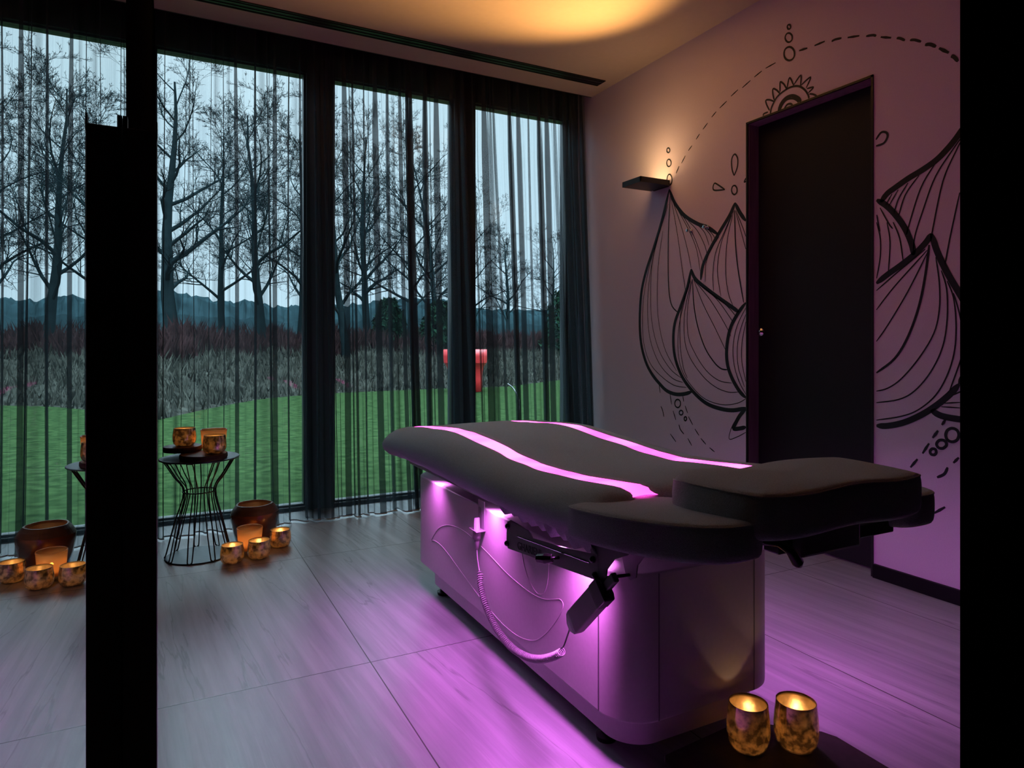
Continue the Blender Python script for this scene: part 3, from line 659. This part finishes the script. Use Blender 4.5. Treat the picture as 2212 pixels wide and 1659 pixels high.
# lifting frame between cabinet and cushion
b = MB(); b.box(1.08, 1.38, 1.45, 2.62, BZ1-.004, .535); b.build('lift_frame', M['steel'], bed, bevel=.01)
b = MB(); b.box(.90, 1.56, 1.34, 2.66, .540, .556); b.build('cushion_board', M['plate'], bed, bevel=.004)
# main cushion
ZT = [(1.24,.660),(1.262,.682),(1.30,.690),(1.43,.682),(1.54,.673),(1.66,.666),(1.79,.667),(1.95,.679),(2.13,.694),(2.29,.704),(2.45,.700),(2.60,.688),(2.74,.678),(2.82,.670),(2.87,.652),(2.89,.630)]
ZB = [(1.24,.600),(1.27,.580),(1.35,.566),(1.63,.552),(1.98,.552),(2.45,.560),(2.70,.556),(2.80,.550),(2.87,.553),(2.89,.572)]
ys = [1.242,1.252,1.27,1.30,1.35]+[1.40+.05*k for k in range(27)]+[2.74,2.78,2.81,2.84,2.86,2.875,2.885,2.89]
XC = 1.23
sect = [-.385,-.372,-.350,-.32,-.28,-.276,-.272,-.230,-.188,-.184,-.18,-.13,-.07,0,.07,.13,.18,.184,.188,.230,.272,.276,.28,.32,.350,.372,.385]
vs = []; n = 0
for y in ys:
    zt, zb = interp(ZT, y), interp(ZB, y)
    endk = min(1, (y-1.225)/.05, (2.905-y)/.07); wk = .90+.10*math.sqrt(max(0, 1-(1-endk)**2))
    row = []
    for s_ in sect:
        a = abs(s_); edge = max(0, (a-.30)/.085)
        z = zt-(zt-zb)*.42*edge**2.6
        z += .0016*math.sin(23*y+31*s_+2*math.sin(7*y))+.004*math.cos(a/.385*1.4)+.0022*math.sin(9*y+14*s_)*math.sin(5*y-6*s_)
        if .19 < a < .27: z -= .009
        row.append((XC+s_*wk, y, z))
    # wrap round under the side
    wob = .004*math.sin(60*y)+.003*math.sin(97*y+1)
    right = [(XC+.389*wk, y, lerp(zt, zb, .62)), (XC+.380*wk, y, lerp(zt, zb, .84)), (XC+.350*wk, y, zb+wob), (XC+.31*wk, y, zb+.004+wob)]
    left = [(2*XC-x, y, z) for x, y, z in reversed(right)]
    row = row+right+left; n = len(row); vs += row
fs = [(i*n+k, i*n+(k+1) % n, (i+1)*n+(k+1) % n, (i+1)*n+k) for i in range(len(ys)-1) for k in range(n)]
fs += [tuple(range(n)), tuple(range((len(ys)-1)*n, len(ys)*n))]
cush = MB().add(vs, fs).build('main_cushion', M['fabric'], bed, smooth=True, sub=1)
for sg in (-1, 1):
    vs = []
    yy = [1.255+.03*k for k in range(54)]
    for y in yy:
        zt = interp(ZT, y); z = zt+.004*math.cos(.6*1.4)-.0035
        for k, xx in enumerate((.189, .210, .230, .250, .271)): vs.append((XC+sg*xx, y, z+(0, .002, .003, .002, 0)[k]+.0022*math.sin(9*y+14*sg*xx)*math.sin(5*y-6*sg*xx)))
    MB().add(vs, [(i*5+k, i*5+k+1, i*5+k+6, i*5+k+5) for i in range(len(yy)-1) for k in range(4)]).build('light_strip', M['strip'], bed, smooth=True)
# gathered cloth edge near the head end
gv = []
for k in range(90):
    y = 1.27+.0052*k; w = math.sin(k*.62)*.006+math.sin(k*.27)*.004
    for j, (dx, dz) in enumerate(((-.378, .60), (-.368, .578), (-.352, .560), (-.325, .556))): gv.append((XC+dx+(w if j in (1, 2) else 0)*.6, y, dz-.010*(j > 0)+w*(.9 if j == 2 else .4)))
MB().add(gv, [(i*4+j, i*4+j+1, i*4+j+5, i*4+j+4) for i in range(89) for j in range(3)]).build('gathered_hem', M['fabric'], bed, smooth=True)
def pad(name, outline, z_of, thick, mirror=False, bev=.022, lab=None):
    P = cat_rom(outline, 6, True)
    if mirror: P = [(2*XC+.022-x, y) for x, y in reversed(P)]
    # rings: side wall then inset rings on top and bottom
    cx = sum(p[0] for p in P)/len(P); cy = sum(p[1] for p in P)/len(P); m = len(P); vs = []
    rings = [(.80, -1, 0), (.95, -.98, 0), (.99, -.80, 0), (1.0, -.3, 0), (1.0, .45, 0), (.992, .78, 0), (.970, .94, 0), (.92, 1.0, 0), (.6, 1.03, 0), (.3, 1.04, 0)]
    for sc, h_, _ in rings:
        for x, y in P:
            X = cx+(x-cx)*sc; Y = cy+(y-cy)*sc; zc = z_of(X, Y)
            vs.append((X, Y, zc-thick/2+h_*thick/2))
    fs = [(i*m+k, i*m+(k+1) % m, (i+1)*m+(k+1) % m, (i+1)*m+k) for i in range(len(rings)-1) for k in range(m)]
    fs += [tuple(range(m)), tuple(range((len(rings)-1)*m, len(rings)*m))]
    o = MB().add(vs, fs).build(name, M['fabric'], bed, smooth=True, sub=1)
    MB().tube([(cx+(x-cx)*.985, cy+(y-cy)*.985, z_of(cx+(x-cx)*.985, cy+(y-cy)*.985)-thick*.085) for x, y in P], .0022, 6, True).build('piping', M['fabric'], o, smooth=True)
    return o
arm = [(.812,1.275),(.84,1.312),(.95,1.300),(1.045,1.262),(1.07,1.20),(1.055,1.05),(1.03,.945),(1.0,.912),(.92,.918),(.862,.985),(.822,1.12)]
za = lambda x, y: .668+.030*(1.30-y)/.38
pad('arm_rest', arm, za, .078); pad('arm_rest', arm, za, .078, True)
head = [(.980,.912),(1.005,.893),(1.10,.888),(1.23,.886),(1.36,.888),(1.462,.893),(1.484,.912),(1.488,1.0),(1.485,1.10),(1.45,1.17),(1.36,1.215),(1.23,1.225),(1.10,1.215),(1.01,1.17),(.975,1.10),(.970,1.0)]
def zh(x, y):
    dx, dy = (x-1.23)/.075, (y-1.10)/.12
    return .752-.012*math.exp(-(dx*dx+dy*dy))+.004*math.sin(20*x+9*y)-.018*max(0, (y-1.10)/.12)
pad('head_rest', head, zh, .094)
# head rest rail, bracket and lever
b = MB(); b.box(1.10, 1.47, .955, .995, .606, .634); b.build('head_rail', M['steel'], bed, bevel=.003)
b = MB(); b.box(1.14, 1.32, .93, 1.30, .60, .655); b.build('head_support', M['plate'], bed, bevel=.006)
b = MB(); b.tube([(1.055,.955,.640),(1.085,.945,.636),(1.115,.940,.618),(1.135,.938,.592),(1.137,.938,.583)], [.007,.007,.010,.012,.007], 10); b.build('release_lever', M['blackp'], bed, smooth=True)
# arm bracket on the near side
XB = .878
pl = [(1.722,.522),(1.70,.532),(1.60,.528),(1.585,.522),(1.575,.512),(1.42,.530),(1.30,.548),(1.268,.556),(1.262,.500),(1.282,.492),(1.715,.447),(1.726,.455)]
bk = MB().prism(pl, XB-.0025, XB+.0025, 'x').build('arm_bracket', M['plate'], bed, bevel=.0012)
arc = [(1.31,.590),(1.18,.612),(1.14,.600),(1.16,.580),(1.205,.560),(1.232,.530),(1.238,.500),(1.258,.488),(1.275,.492),(1.285,.520)]
MB().prism(arc, XB-.002, XB+.002, 'x').build('bracket_arm', M['plate'], bk, bevel=.0012)
MB().prism([(y-.01, z) for y, z in arc], XB+.075, XB+.079, 'x').build('bracket_arm', M['plate'], bk, bevel=.0012)
MB().tube([(XB, 1.262, .500), (XB+.077, 1.252, .500)], .004, 10).build('bracket_pin', M['steel'], bk)
for y, z in ((1.712,.512),(1.716,.462),(1.283,.538),(1.274,.505)):
    o = MB().lathe([(0, .010), (.004, .0095), (.0075, .006), (.008, 0), (0, 0)], n=16).build('bolt', M['steel'], bk, smooth=True); o.location = (XB-.0025, y, z); o.rotation_euler = (0, R(-90), 0)
MB().tube([(XB-.003, 1.66, .497), (XB-.003, 1.30, .526)], .0016, 6).build('slot_line', M['chrome'], bk)
b = MB(); b.tube([(XB, 1.435, .500), (XB-.022, 1.437, .500)], .004, 10); b.tube([(XB-.020, 1.437, .500), (XB-.032, 1.452, .497), (XB-.040, 1.475, .493)], [.011, .014, .011], 8); b.build('clamp_knob', M['blackp'], bk, bevel=.001)
tcu = bpy.data.curves.new('maker_engraving', 'FONT'); tcu.body = 'GHARIENI'; tcu.size = .030; tcu.extrude = .0004
to = bpy.data.objects.new('tmp', tcu); C.objects.link(to); bpy.context.view_layer.update()
tm = bpy.data.meshes.new_from_object(to.evaluated_get(bpy.context.evaluated_depsgraph_get())); bpy.data.objects.remove(to)
tm.materials.append(M['steel']); tobj = bpy.data.objects.new('engraving', tm); link(tobj, bk)
# text runs towards the camera (-y) on the face looking to -x
dirn = Vector((0, -.357, .035)).normalized(); upv = Vector((0, .035, .357)).normalized(); nrm = dirn.cross(upv)
tobj.matrix_world = Matrix.Translation((XB-.0032, 1.655, .462)) @ Matrix((dirn, upv, nrm)).transposed().to_4x4()
# power inlet, plug
b = MB(); b.box(BX0-.003, BX0, 2.06, 2.11, .400, .50); b.box(BX0-.036, BX0, 2.055, 2.115, .400, .404)
pi = b.build('plug_holder', M['plastic'], bed, bevel=.001)
MB().box(BX0-.0045, BX0-.003, 2.082, 2.100, .455, .475).build('inlet_window', M['plate'], pi)
PX = BX0-.022; PY = 2.078
MB().lathe([(.0, .04), (.009, .04), (.0105, .0), (.0105, -.0)], (PX, PY, .404), 18).build('plug_top', M['plastic'], pi, smooth=True)
MB().lathe([(.0135, 0), (.0135, -.026), (.010, -.028), (.0095, -.03), (.007, -.058), (.004, -.062), (0, -.062)], (PX, PY, .400), 18).build('plug_body', M['plate'], pi, smooth=True)
# coiled cord
b = MB()
lead = cat_rom([(PX, PY, .340), (PX-.002, 2.070, .312), (PX-.004, 2.055, .285), (PX-.006, 2.045, .275)], 5)
path = cat_rom([(.936,2.035,.272),(.925,2.01,.245),(.91,1.95,.212),(.90,1.88,.185),(.892,1.80,.168),(.886,1.71,.163),(.882,1.62,.176),(.88,1.54,.202),(.879,1.47,.238),(.878,1.425,.268)], 40)
L = [0]
for a, c in zip(path, path[1:]): L.append(L[-1]+math.dist(a, c))
turns = 78; spr = []; N_ = turns*12; j = 0
for i in range(N_+1):
    s_ = L[-1]*i/N_
    while j < len(L)-2 and L[j+1] < s_: j += 1
    t = (s_-L[j])/max(1e-9, L[j+1]-L[j]); p = Vector(path[j]).lerp(Vector(path[j+1]), t)
    d_ = (Vector(path[min(j+2, len(path)-1)])-Vector(path[max(0, j-1)])).normalized(); u_ = d_.cross(Vector((1, 0, 0))).normalized(); w_ = d_.cross(u_)
    q = 2*math.pi*turns*i/N_; spr.append(p+(u_*math.cos(q)+w_*math.sin(q))*.0088)
b.tube(lead, .0022, 8); b.tube(spr, .0021, 6)
b.tube(cat_rom([tuple(spr[-1]), (.878,1.418,.285), (.879,1.41,.30), (.882,1.392,.342)], 4), .0022, 8)
b.build('coiled_cord', M['plastic'], bed, smooth=True)
# hand control hanging from the bracket
ax0 = Vector((.882, 1.392, .342)); ax1 = Vector((.878, 1.205, .520)); dv = (ax1-ax0).normalized(); sv = Vector((1, 0, 0)); nv = dv.cross(sv).normalized()
def hc(sec):
    b = MB(); vs = []
    for t, w, d in sec:
        p = ax0+dv*t
        vs += [p+nv*w+sv*d, p-nv*w+sv*d, p-nv*w-sv*d, p+nv*w-sv*d]
    m = len(sec); fs = [(i*4+k, i*4+(k+1) % 4, i*4+4+(k+1) % 4, i*4+4+k) for i in range(m-1) for k in range(4)]+[(0, 1, 2, 3), tuple(range(4*m-4, 4*m))]
    return b.add(vs, fs)
rem = hc([(0, .010, .008), (.022, .026, .012), (.035, .028, .013), (.165, .027, .013)]).build('hand_control', M['plate'], bed, bevel=.003, seg=3)
hc([(.166, .028, .015), (.205, .028, .015), (.215, .016, .012)]).build('holder_cap', M['steel'], rem, bevel=.003)
hc([(.215, .011, .007), (.262, .011, .007)]).build('holder_hook', M['steel'], rem, bevel=.003)
# LED housings under the edges
for sx in (.930, 1.530):
    for y in (2.50, 1.98, 1.42): MB().box(sx-.010, sx+.010, y-.05, y+.05, .535, .541).build('led_bar', M['led'], bed)
# ------------------------------------------------------------------ wire side table
TX_, TY_ = .158, 3.62
tb = empty('side_table', (TX_, TY_, 0), 'round black wire side table with blue grey top at the window', 'side table')
MB().lathe([(0, .476), (.176, .476), (.180, .478), (.180, .482), (.176, .484), (0, .484)], (TX_, TY_, 0), 64).build('table_top', M['tmetal'], tb, smooth=False)
MB().lathe([(0, .002), (.146, .002), (.148, .004), (.146, .007), (0, .007)], (TX_-.006, TY_, 0), 64).build('base_plate', M['tmetal'], tb)
b = MB(); b.tube([(TX_-.002+.074*math.cos(2*math.pi*k/40), TY_+.074*math.sin(2*math.pi*k/40), .318) for k in range(40)], .0032, 6, True)
b.build('waist_ring', M['tube'], tb, smooth=True)
NW = 9
for k in range(NW):
    a = 2*math.pi*(k+.3)/NW; b = MB()
    def pt(r, z, da): return (TX_+(-.004 if z < .2 else 0)+r*math.cos(a+da), TY_+r*math.sin(a+da), z)
    up = [pt(.072, .318, -.16), pt(.115, .395, -.12), pt(.158, .466, -.085), pt(.166, .474, -.06), pt(.168, .475, 0), pt(.166, .474, .06), pt(.158, .466, .085), pt(.115, .395, .12), pt(.072, .318, .16)]
    lo = [pt(.108, .170, .12), pt(.144, .024, .075), pt(.150, .010, .05), pt(.152, .005, 0), pt(.150, .010, -.05), pt(.144, .024, -.075), pt(.108, .170, -.12)]
    b.tube(cat_rom(up+lo, 4, True), .0029, 6, True); b.build('hairpin_wire', M['tube'], tb, smooth=True)
def slab(name, c, r, z0, th, seed, label, grp=None):
    rn = random.Random(seed); a_ = [rn.uniform(-1, 1) for _ in range(4)]
    wob = lambda q, z: 1+.05*a_[0]*math.cos(2*q+a_[1])+.03*a_[2]*math.cos(3*q)+.012*math.sin(7*q+a_[3]*3)
    o = empty(name, (c[0], c[1], z0), label, 'wood slice', grp)
    MB().lathe([(0, 0), (r*.97, 0), (r*.99, th*.5), (r*.985, th-.001), (r*.975, th), (0, th)], (c[0], c[1], z0), 48, wob).build('wood', M['slab'], o, bevel=.0005)
    MB().lathe([(r*.985, .001), (r*1.01, th*.3), (r*1.008, th*.7), (r*.987, th-.0008)], (c[0], c[1], z0), 48, wob).build('bark_rim', M['bark'], o)
slab('wood_slice', (.172, 3.545), .108, .4845, .026, 3, 'lower dark wood slice on the side table, nearer the camera', 'wood slices')
slab('wood_slice', (.085, 3.665), .088, .5110, .026, 8, 'upper dark wood slice overlapping the lower one on the side table', 'wood slices')

# ------------------------------------------------------------------ candle vessels
def flame(parent, x, y, z, e, name='flame'):
    MB().lathe([(0, 0), (.0022, .002), (.0042, .008), (.0032, .015), (.0, .026)], (x, y, z), 12).build(name, M['flame'], parent, smooth=True)
    add_light('candle_light', 'POINT', (x, y, z+.020), e*.4, (1, .66, .36), .006)
CUP = [(.0, .0), (.030, .0), (.039, .003), (.048, .013), (.0530, .030), (.0535, .045), (.0520, .066), (.0492, .086), (.0482, .094)]
def cup(x, y, z, m, label, e, s=1.0, hs=.93, grp='mercury glass candle cups'):
    o = empty('candle_cup', (x, y, z), label, 'candle holder', grp)
    pr = [(r*s, h*hs) for r, h in CUP]
    inn = [(max(0, r-.002), h+(.002 if i < 6 else 0)) for i, (r, h) in enumerate(pr)][::-1]
    MB().lathe(pr, (x, y, z), 44).build('glass_bowl', m, o, smooth=True)
    MB().lathe([pr[-1]]+inn, (x, y, z), 44).build('gilded_lining', M['cupin'], o, smooth=True)
    MB().lathe([(0, .005), (.019, .005), (.0195, .020), (.018, .020), (.018, .017), (0, .017)], (x, y, z), 24).build('tealight_tin', M['tin'], o, smooth=False)
    MB().lathe([(0, .0168), (.0178, .0168), (.0178, .0182), (0, .0185)], (x, y, z), 24).build('candle_wax', M['wax'], o)
    flame(o, x, y, z+.020, e)
    return o
cup(.289, 3.432, 0, M['rose'], 'rose gold candle cup on the floor, nearest the wire table base', .34)
cup(.411, 3.452, 0, M['rose'], 'rose gold candle cup on the floor in front of the amber glass', .40)
cup(.530, 3.602, 0, M['rose'], 'rose gold candle cup on the floor, furthest right below the wooden bowl', .34)
cup(.092, 3.655, .5372, M['rose'], 'copper candle cup on the upper wood slice of the side table', .30)
cup(.218, 3.520, .5108, M['rose'], 'dark copper candle cup on the lower wood slice of the side table', .22)
cup(1.303, 1.226, .016, M['gold'], 'gold mercury glass cup on the slate board, left of the pair by the bed', .42, .98, 1.25)
cup(1.416, 1.176, .016, M['gold'], 'gold mercury glass cup on the slate board, right of the pair by the bed', .50, 1.0, 1.25)
def amber(x, y, z, label, e, s=1):
    o = empty('amber_candle_glass', (x, y, z), label, 'candle holder', 'amber glass candle holders')
    MB().lathe([(0, 0), (.044*s, 0), (.047*s, .006), (.049*s, .02), (.048*s, .022), (0, .020)], (x, y, z), 44).build('glass_base', M['clear'], o, smooth=True)
    MB().lathe([(.049*s, .020), (.056*s, .070*s), (.060*s, .120*s), (.060*s, .126*s), (.056*s, .126*s), (.052*s, .07*s), (.045*s, .024), (0, .023)], (x, y, z), 44).build('glass_wall', M['amber'], o, smooth=True)
    MB().lathe([(.0605*s, .119*s), (.0625*s, .124*s), (.0605*s, .129*s), (.056*s, .1275*s)], (x, y, z), 44).build('glass_rim', M['clear'], o, smooth=True)
    MB().lathe([(0, .025), (.036*s, .025), (.036*s, .045), (0, .046)], (x, y, z), 24).build('candle_wax', M['wax'], o)
    flame(o, x, y, z+.047, e)
amber(.380, 3.556, 0, 'amber frosted glass candle holder on the floor before the wooden bowl', .42)
amber(.222, 3.640, .4845, 'amber frosted glass candle holder on the side table behind the cups', .42)
# big lacquered wooden bowl with a facetted shoulder
bw = empty('wooden_bowl', (.428, 3.79, 0), 'large lacquered brown wooden bowl holding a candle, by the window', 'bowl')
wob = lambda q, z: 1+.018*math.cos(5*q+.7)+.012*math.cos(3*q+1.1)+.02*math.cos(q+2)
MB().lathe([(0, 0), (.086, 0), (.094, .006), (.108, .06), (.119, .12), (.121, .142), (.119, .150)], (.428, 3.79, 0), 44, wob).build('bowl_body', M['bowl'], bw, smooth=True)
MB().lathe([(.119, .150), (.105, .174), (.090, .192), (.083, .192), (.079, .180)], (.428, 3.79, 0), 44, wob).build('bowl_rim', M['bowlrim'], bw)
MB().lathe([(.079, .180), (.084, .12), (.080, .06), (.06, .04), (0, .04)], (.428, 3.79, 0), 44, wob).build('bowl_inside', M['bowlrim'], bw, smooth=True)
MB().lathe([(0, .0405), (.034, .0405), (.034, .100), (.030, .103), (0, .100)], (.428, 3.79, 0), 30).build('pillar_candle', M['wax'], bw)
flame(bw, .428, 3.79, .101, .10)
# slate board under the two gold cups
P = [(1.085,1.285),(1.10,1.305),(1.33,1.325),(1.40,1.318),(1.535,1.195),(1.55,1.16),(1.545,.90),(1.10,.90)]
sb = MB().prism(P, 0, .016).build('slate_board', M['mat'], None, bevel=.004, seg=3)
tag(sb, 'dark low board on the floor under the gold cups', 'board')
# ------------------------------------------------------------------ outside
rnd = random.Random(11)
def grid(name, xs, ys_, zf, m, parent=None, smooth=True):
    vs = [(x, y, zf(x, y)) for y in ys_ for x in xs]; n = len(xs)
    return MB().add(vs, [(j*n+i, j*n+i+1, (j+1)*n+i+1, (j+1)*n+i) for j in range(len(ys_)-1) for i in range(n-1)]).build(name, m, parent, smooth=smooth)
EDGE = [(-14, 16.6), (-4, 13.2), (-1.5, 11.6), (-.05, 11.3), (.32, 12.1), (.88, 13.2), (1.78, 14.7), (2.6, 15.3), (3.3, 15.7), (5.7, 16.1), (7.4, 16.05), (8.3, 16.1), (11, 18.1), (12.2, 19.0), (20, 24), (60, 40)]
edge = lambda x: interp(EDGE, x)
xs = [-30+1.5*i for i in range(70)]
st(grid('lawn', xs, [4.47]+[6+2*i for i in range(32)], lambda x, y: -.10, M['grass']))
def bank_z(x, y):
    d = y-edge(x)
    n_ = .10*math.sin(x*1.9+y)+.07*math.sin(x*4.3-y*1.7)+.06*math.sin(y*3.1+x*.7)
    return -.13+min(1.15, max(0, d)*.17)+(n_ if d > .4 else 0)*min(1, d*.5)
bx = [-22+.35*i for i in range(200)]; bo = []
vs = []; D = [-.05, 0, .3, .7, 1.2, 1.8, 2.5, 3.3, 4.2, 5.2, 6.4, 8, 10, 14, 20, 40]
for d in D:
    for x in bx: y = edge(x)+d; vs.append((x, y, bank_z(x, y)))
n = len(bx)
bk_ = MB().add(vs, [(j*n+i, j*n+i+1, (j+1)*n+i+1, (j+1)*n+i) for j in range(len(D)-1) for i in range(n-1)]).build('earth_bank', M['bank'], smooth=True); st(bk_)
def tufts(name, N_, d0, d1, h0, h1, m, label, cat, xr=(-12, 20), w=.03):
    vs = []; fs = []
    for _ in range(N_):
        x = rnd.uniform(*xr); y = edge(x)+rnd.uniform(d0, d1); z = bank_z(x, y)-.02; h_ = rnd.uniform(h0, h1)
        a = rnd.uniform(0, math.pi); wx, wy = math.cos(a)*w, math.sin(a)*w; lx, ly = rnd.uniform(-.5, .5)*h_, rnd.uniform(-.5, .5)*h_
        i = len(vs); vs += [(x-wx, y-wy, z), (x+wx, y+wy, z), (x+lx*.5+wx*.5, y+ly*.5, z+h_*.6), (x+lx, y+ly, z+h_)]; fs += [(i, i+1, i+2), (i, i+2, i+3)]
    o = MB().add(vs, fs).build(name, m); tag(o, label, cat, kind='stuff')
tufts('dry_grass', 26000, .1, 6.0, .10, .34, M['dry'], 'pale dry grass covering the bank behind the lawn', 'grass', w=.022)
tufts('brown_hedge', 16000, 5.0, 7.2, .25, .75, M['hedge'], 'reddish brown low hedge along the top of the bank', 'hedge', w=.035)
# misty woods far behind
vs = []; n = 520
for j in range(5):
    for i in range(n):
        x = -60+.35*i; y = 62+6*math.sin(i*.1)+2*j; hh = 3.9+.15*math.sin(i*.06)+.15*math.sin(i*.33+1)+.45*rnd.random()**2
        z = (-.3, hh*.55, hh*.86, hh*.97, hh)[j]+(.3*rnd.random() if j else 0)+.9; vs.append((x, y-4, z))
fo = MB().add(vs, [(j*n+i, j*n+i+1, (j+1)*n+i+1, (j+1)*n+i) for j in range(4) for i in range(n-1)]).build('distant_woods', M['forest'], smooth=False)
tag(fo, 'dark misty woods along the horizon', 'woods', kind='stuff')
# bare trees
def tree_mesh(seed, height, trunk_r, n_main=13, depth=5):
    rd = random.Random(seed); b = MB()
    def grow(p, d, L, r, lv):
        n_ = 9 if lv == 0 else (5 if lv < 3 else 3); pts = [p.copy()]; q = p.copy(); dd = d.copy(); rs = [r]
        for k in range(n_):
            dd = (dd+Vector((rd.gauss(0, .10 if lv == 0 else .19), rd.gauss(0, .10 if lv == 0 else .19), rd.gauss(.05, .08) if lv else .08))*(.6 if lv == 0 else 1)).normalized()
            q = q+dd*L/n_; pts.append(q.copy()); rs.append(max(.004, r*(1-(.82 if lv else .88)*(k+1)/n_)))
        b.tube(pts, rs, 7 if lv == 0 else (5 if lv == 1 else 3), cap=False)
        if lv >= depth: return
        kids = (n_main, 7, 6, 4, 3)[lv]
        for k in range(kids):
            f = .20+.78*(k+rd.random()*.8)/kids if lv == 0 else rd.uniform(.15, 1.0)
            f = min(f, .99); ii = min(n_-1, int(f*n_)); base = pts[ii].lerp(pts[ii+1], f*n_-ii); ax = (pts[ii+1]-pts[ii]).normalized()
            az = 2.4*k+rd.uniform(-.5, .5); perp = ax.cross(Vector((math.cos(az), math.sin(az), .1))).normalized()
            ang = R(rd.uniform(36, 60)) if lv == 0 else R(rd.uniform(25, 58))
            nd = (ax*math.cos(ang)+perp*math.sin(ang)).normalized()
            if nd.z < -.05: nd.z = .02
            LL = L*(.44-.22*f)*rd.uniform(.6, 1.2) if lv == 0 else L*rd.uniform(.38, .62)*(1.08-.35*f)
            grow(base, nd, LL, max(.0045, rs[ii]*rd.uniform(.38, .58)), lv+1)
    grow(Vector((0, 0, -.3)), Vector((rd.uniform(-.05, .05), rd.uniform(-.05, .05), 1)).normalized(), height, trunk_r, 0)
    b.build('tmp_tree', M['treebark'], smooth=True)
    o = bpy.data.objects['tmp_tree']; me = o.data; bpy.data.objects.remove(o); return me
TM = [tree_mesh(3, 9.4, .25, 17), tree_mesh(8, 8.2, .17, 15), tree_mesh(21, 7.4, .14, 14)]
# x, y, variant, turn, scale (width, height), label
TR = [(.25, 19.5, 0, .4, .80, .76, 'large bare tree with the thickest trunk, just right of the black post'),
 (1.55, 22.5, 2, 1.9, .85, .90, 'slender bare tree in the left window, next right of the thickest trunk'),
 (2.60, 21.0, 1, 3.0, .85, .84, 'bare tree in the left window, in the middle of the lawn view'),
 (3.95, 22.5, 2, 4.4, .85, 1.0, 'bare tree at the right edge of the left window'),
 (5.10, 21.0, 1, 2.2, .85, .92, 'bare tree at the left edge of the middle window'),
 (6.30, 23.0, 0, .9, .60, .80, 'bare tree near the centre of the middle window'),
 (7.50, 21.8, 2, 5.2, .90, .98, 'bare tree right of centre in the middle window'),
 (9.40, 24.0, 1, 1.4, .85, .90, 'bare tree behind the mullion between the middle and right windows'),
 (12.0, 26.5, 2, 5.6, .75, .82, 'small bare tree at the left edge of the right window'),
 (14.6, 28.5, 1, .2, .75, .68, 'small bare tree at the centre of the right window'),
 (17.2, 29.0, 2, 2.9, .80, .72, 'small bare tree at the right edge of the right window')]
for x, y, v_, a, s, sz, lab in TR:
    o = bpy.data.objects.new('bare_tree', TM[v_]); C.objects.link(o); o.location = (x, y, bank_z(x, y)); o.rotation_euler = (0, 0, a); o.scale = (s, s, sz)
    tag(o, lab, 'tree', 'bare trees behind the lawn')
# evergreen bush mass between trunks
def bush(x, y, r, h_, label):
    vs = []; fs = []
    for _ in range(2600):
        q = rnd.uniform(0, 2*math.pi); u_ = rnd.random(); rr = r*math.sqrt(rnd.random())*(1-.75*u_)*1.1; px, py, pz = x+rr*math.cos(q), y+rr*math.sin(q), bank_z(x, y)+.1+u_*h_
        i = len(vs); s_ = .16; vs += [(px, py, pz), (px+rnd.uniform(-s_, s_), py+rnd.uniform(-s_, s_), pz+rnd.uniform(-.02, s_)), (px+rnd.uniform(-s_, s_), py+rnd.uniform(-s_, s_), pz-rnd.uniform(0, s_))]; fs.append((i, i+1, i+2))
    o = empty('evergreen_bush', (x, y, bank_z(x, y)), label, 'bush', 'evergreen bushes')
    MB().add(vs, fs).build('foliage', M['ever'], o); MB().tube([(x, y, bank_z(x, y)-.1), (x, y, bank_z(x, y)+h_*.9)], [.06, .02], 6).build('stem', M['treebark'], o)
bush(6.9, 22.5, .8, 1.7, 'dark evergreen bush in the left part of the middle window')
bush(8.6, 22.0, 1.0, 1.6, 'dark evergreen bush in the right part of the middle window')
bush(15.4, 25.0, 1.1, 2.8, 'green conifer bush seen in the right window')
# red flared planter on the lawn
rp = empty('garden_planter', (6.5, 15.0, -.1), 'red flared garden planter on the lawn behind the middle mullion', 'planter')
MB().lathe([(0, 0), (.39, 0), (.41, .01), (.41, .30), (.42, .50), (.46, .62), (.52, .70)], (6.5, 15.0, -.1), 48).build('foot', M['red'], rp, smooth=True)
MB().lathe([(.52, .70), (.535, .85), (.53, 1.02), (.515, 1.02), (.50, .74), (0, .66)], (6.5, 15.0, -.1), 48).build('bowl', M['red'], rp, smooth=True)
# bent dark rod on the lawn
b = MB(); b.tube(cat_rom([(5.10, 9.6, -.10), (5.18, 9.75, .12), (5.16, 9.9, .30), (5.10, 10.0, .38)], 6), .012, 8)
tag(b.build('bent_rod', M['blackp'], smooth=True), 'thin bent grey rod standing on the lawn outside the right window', 'rod')
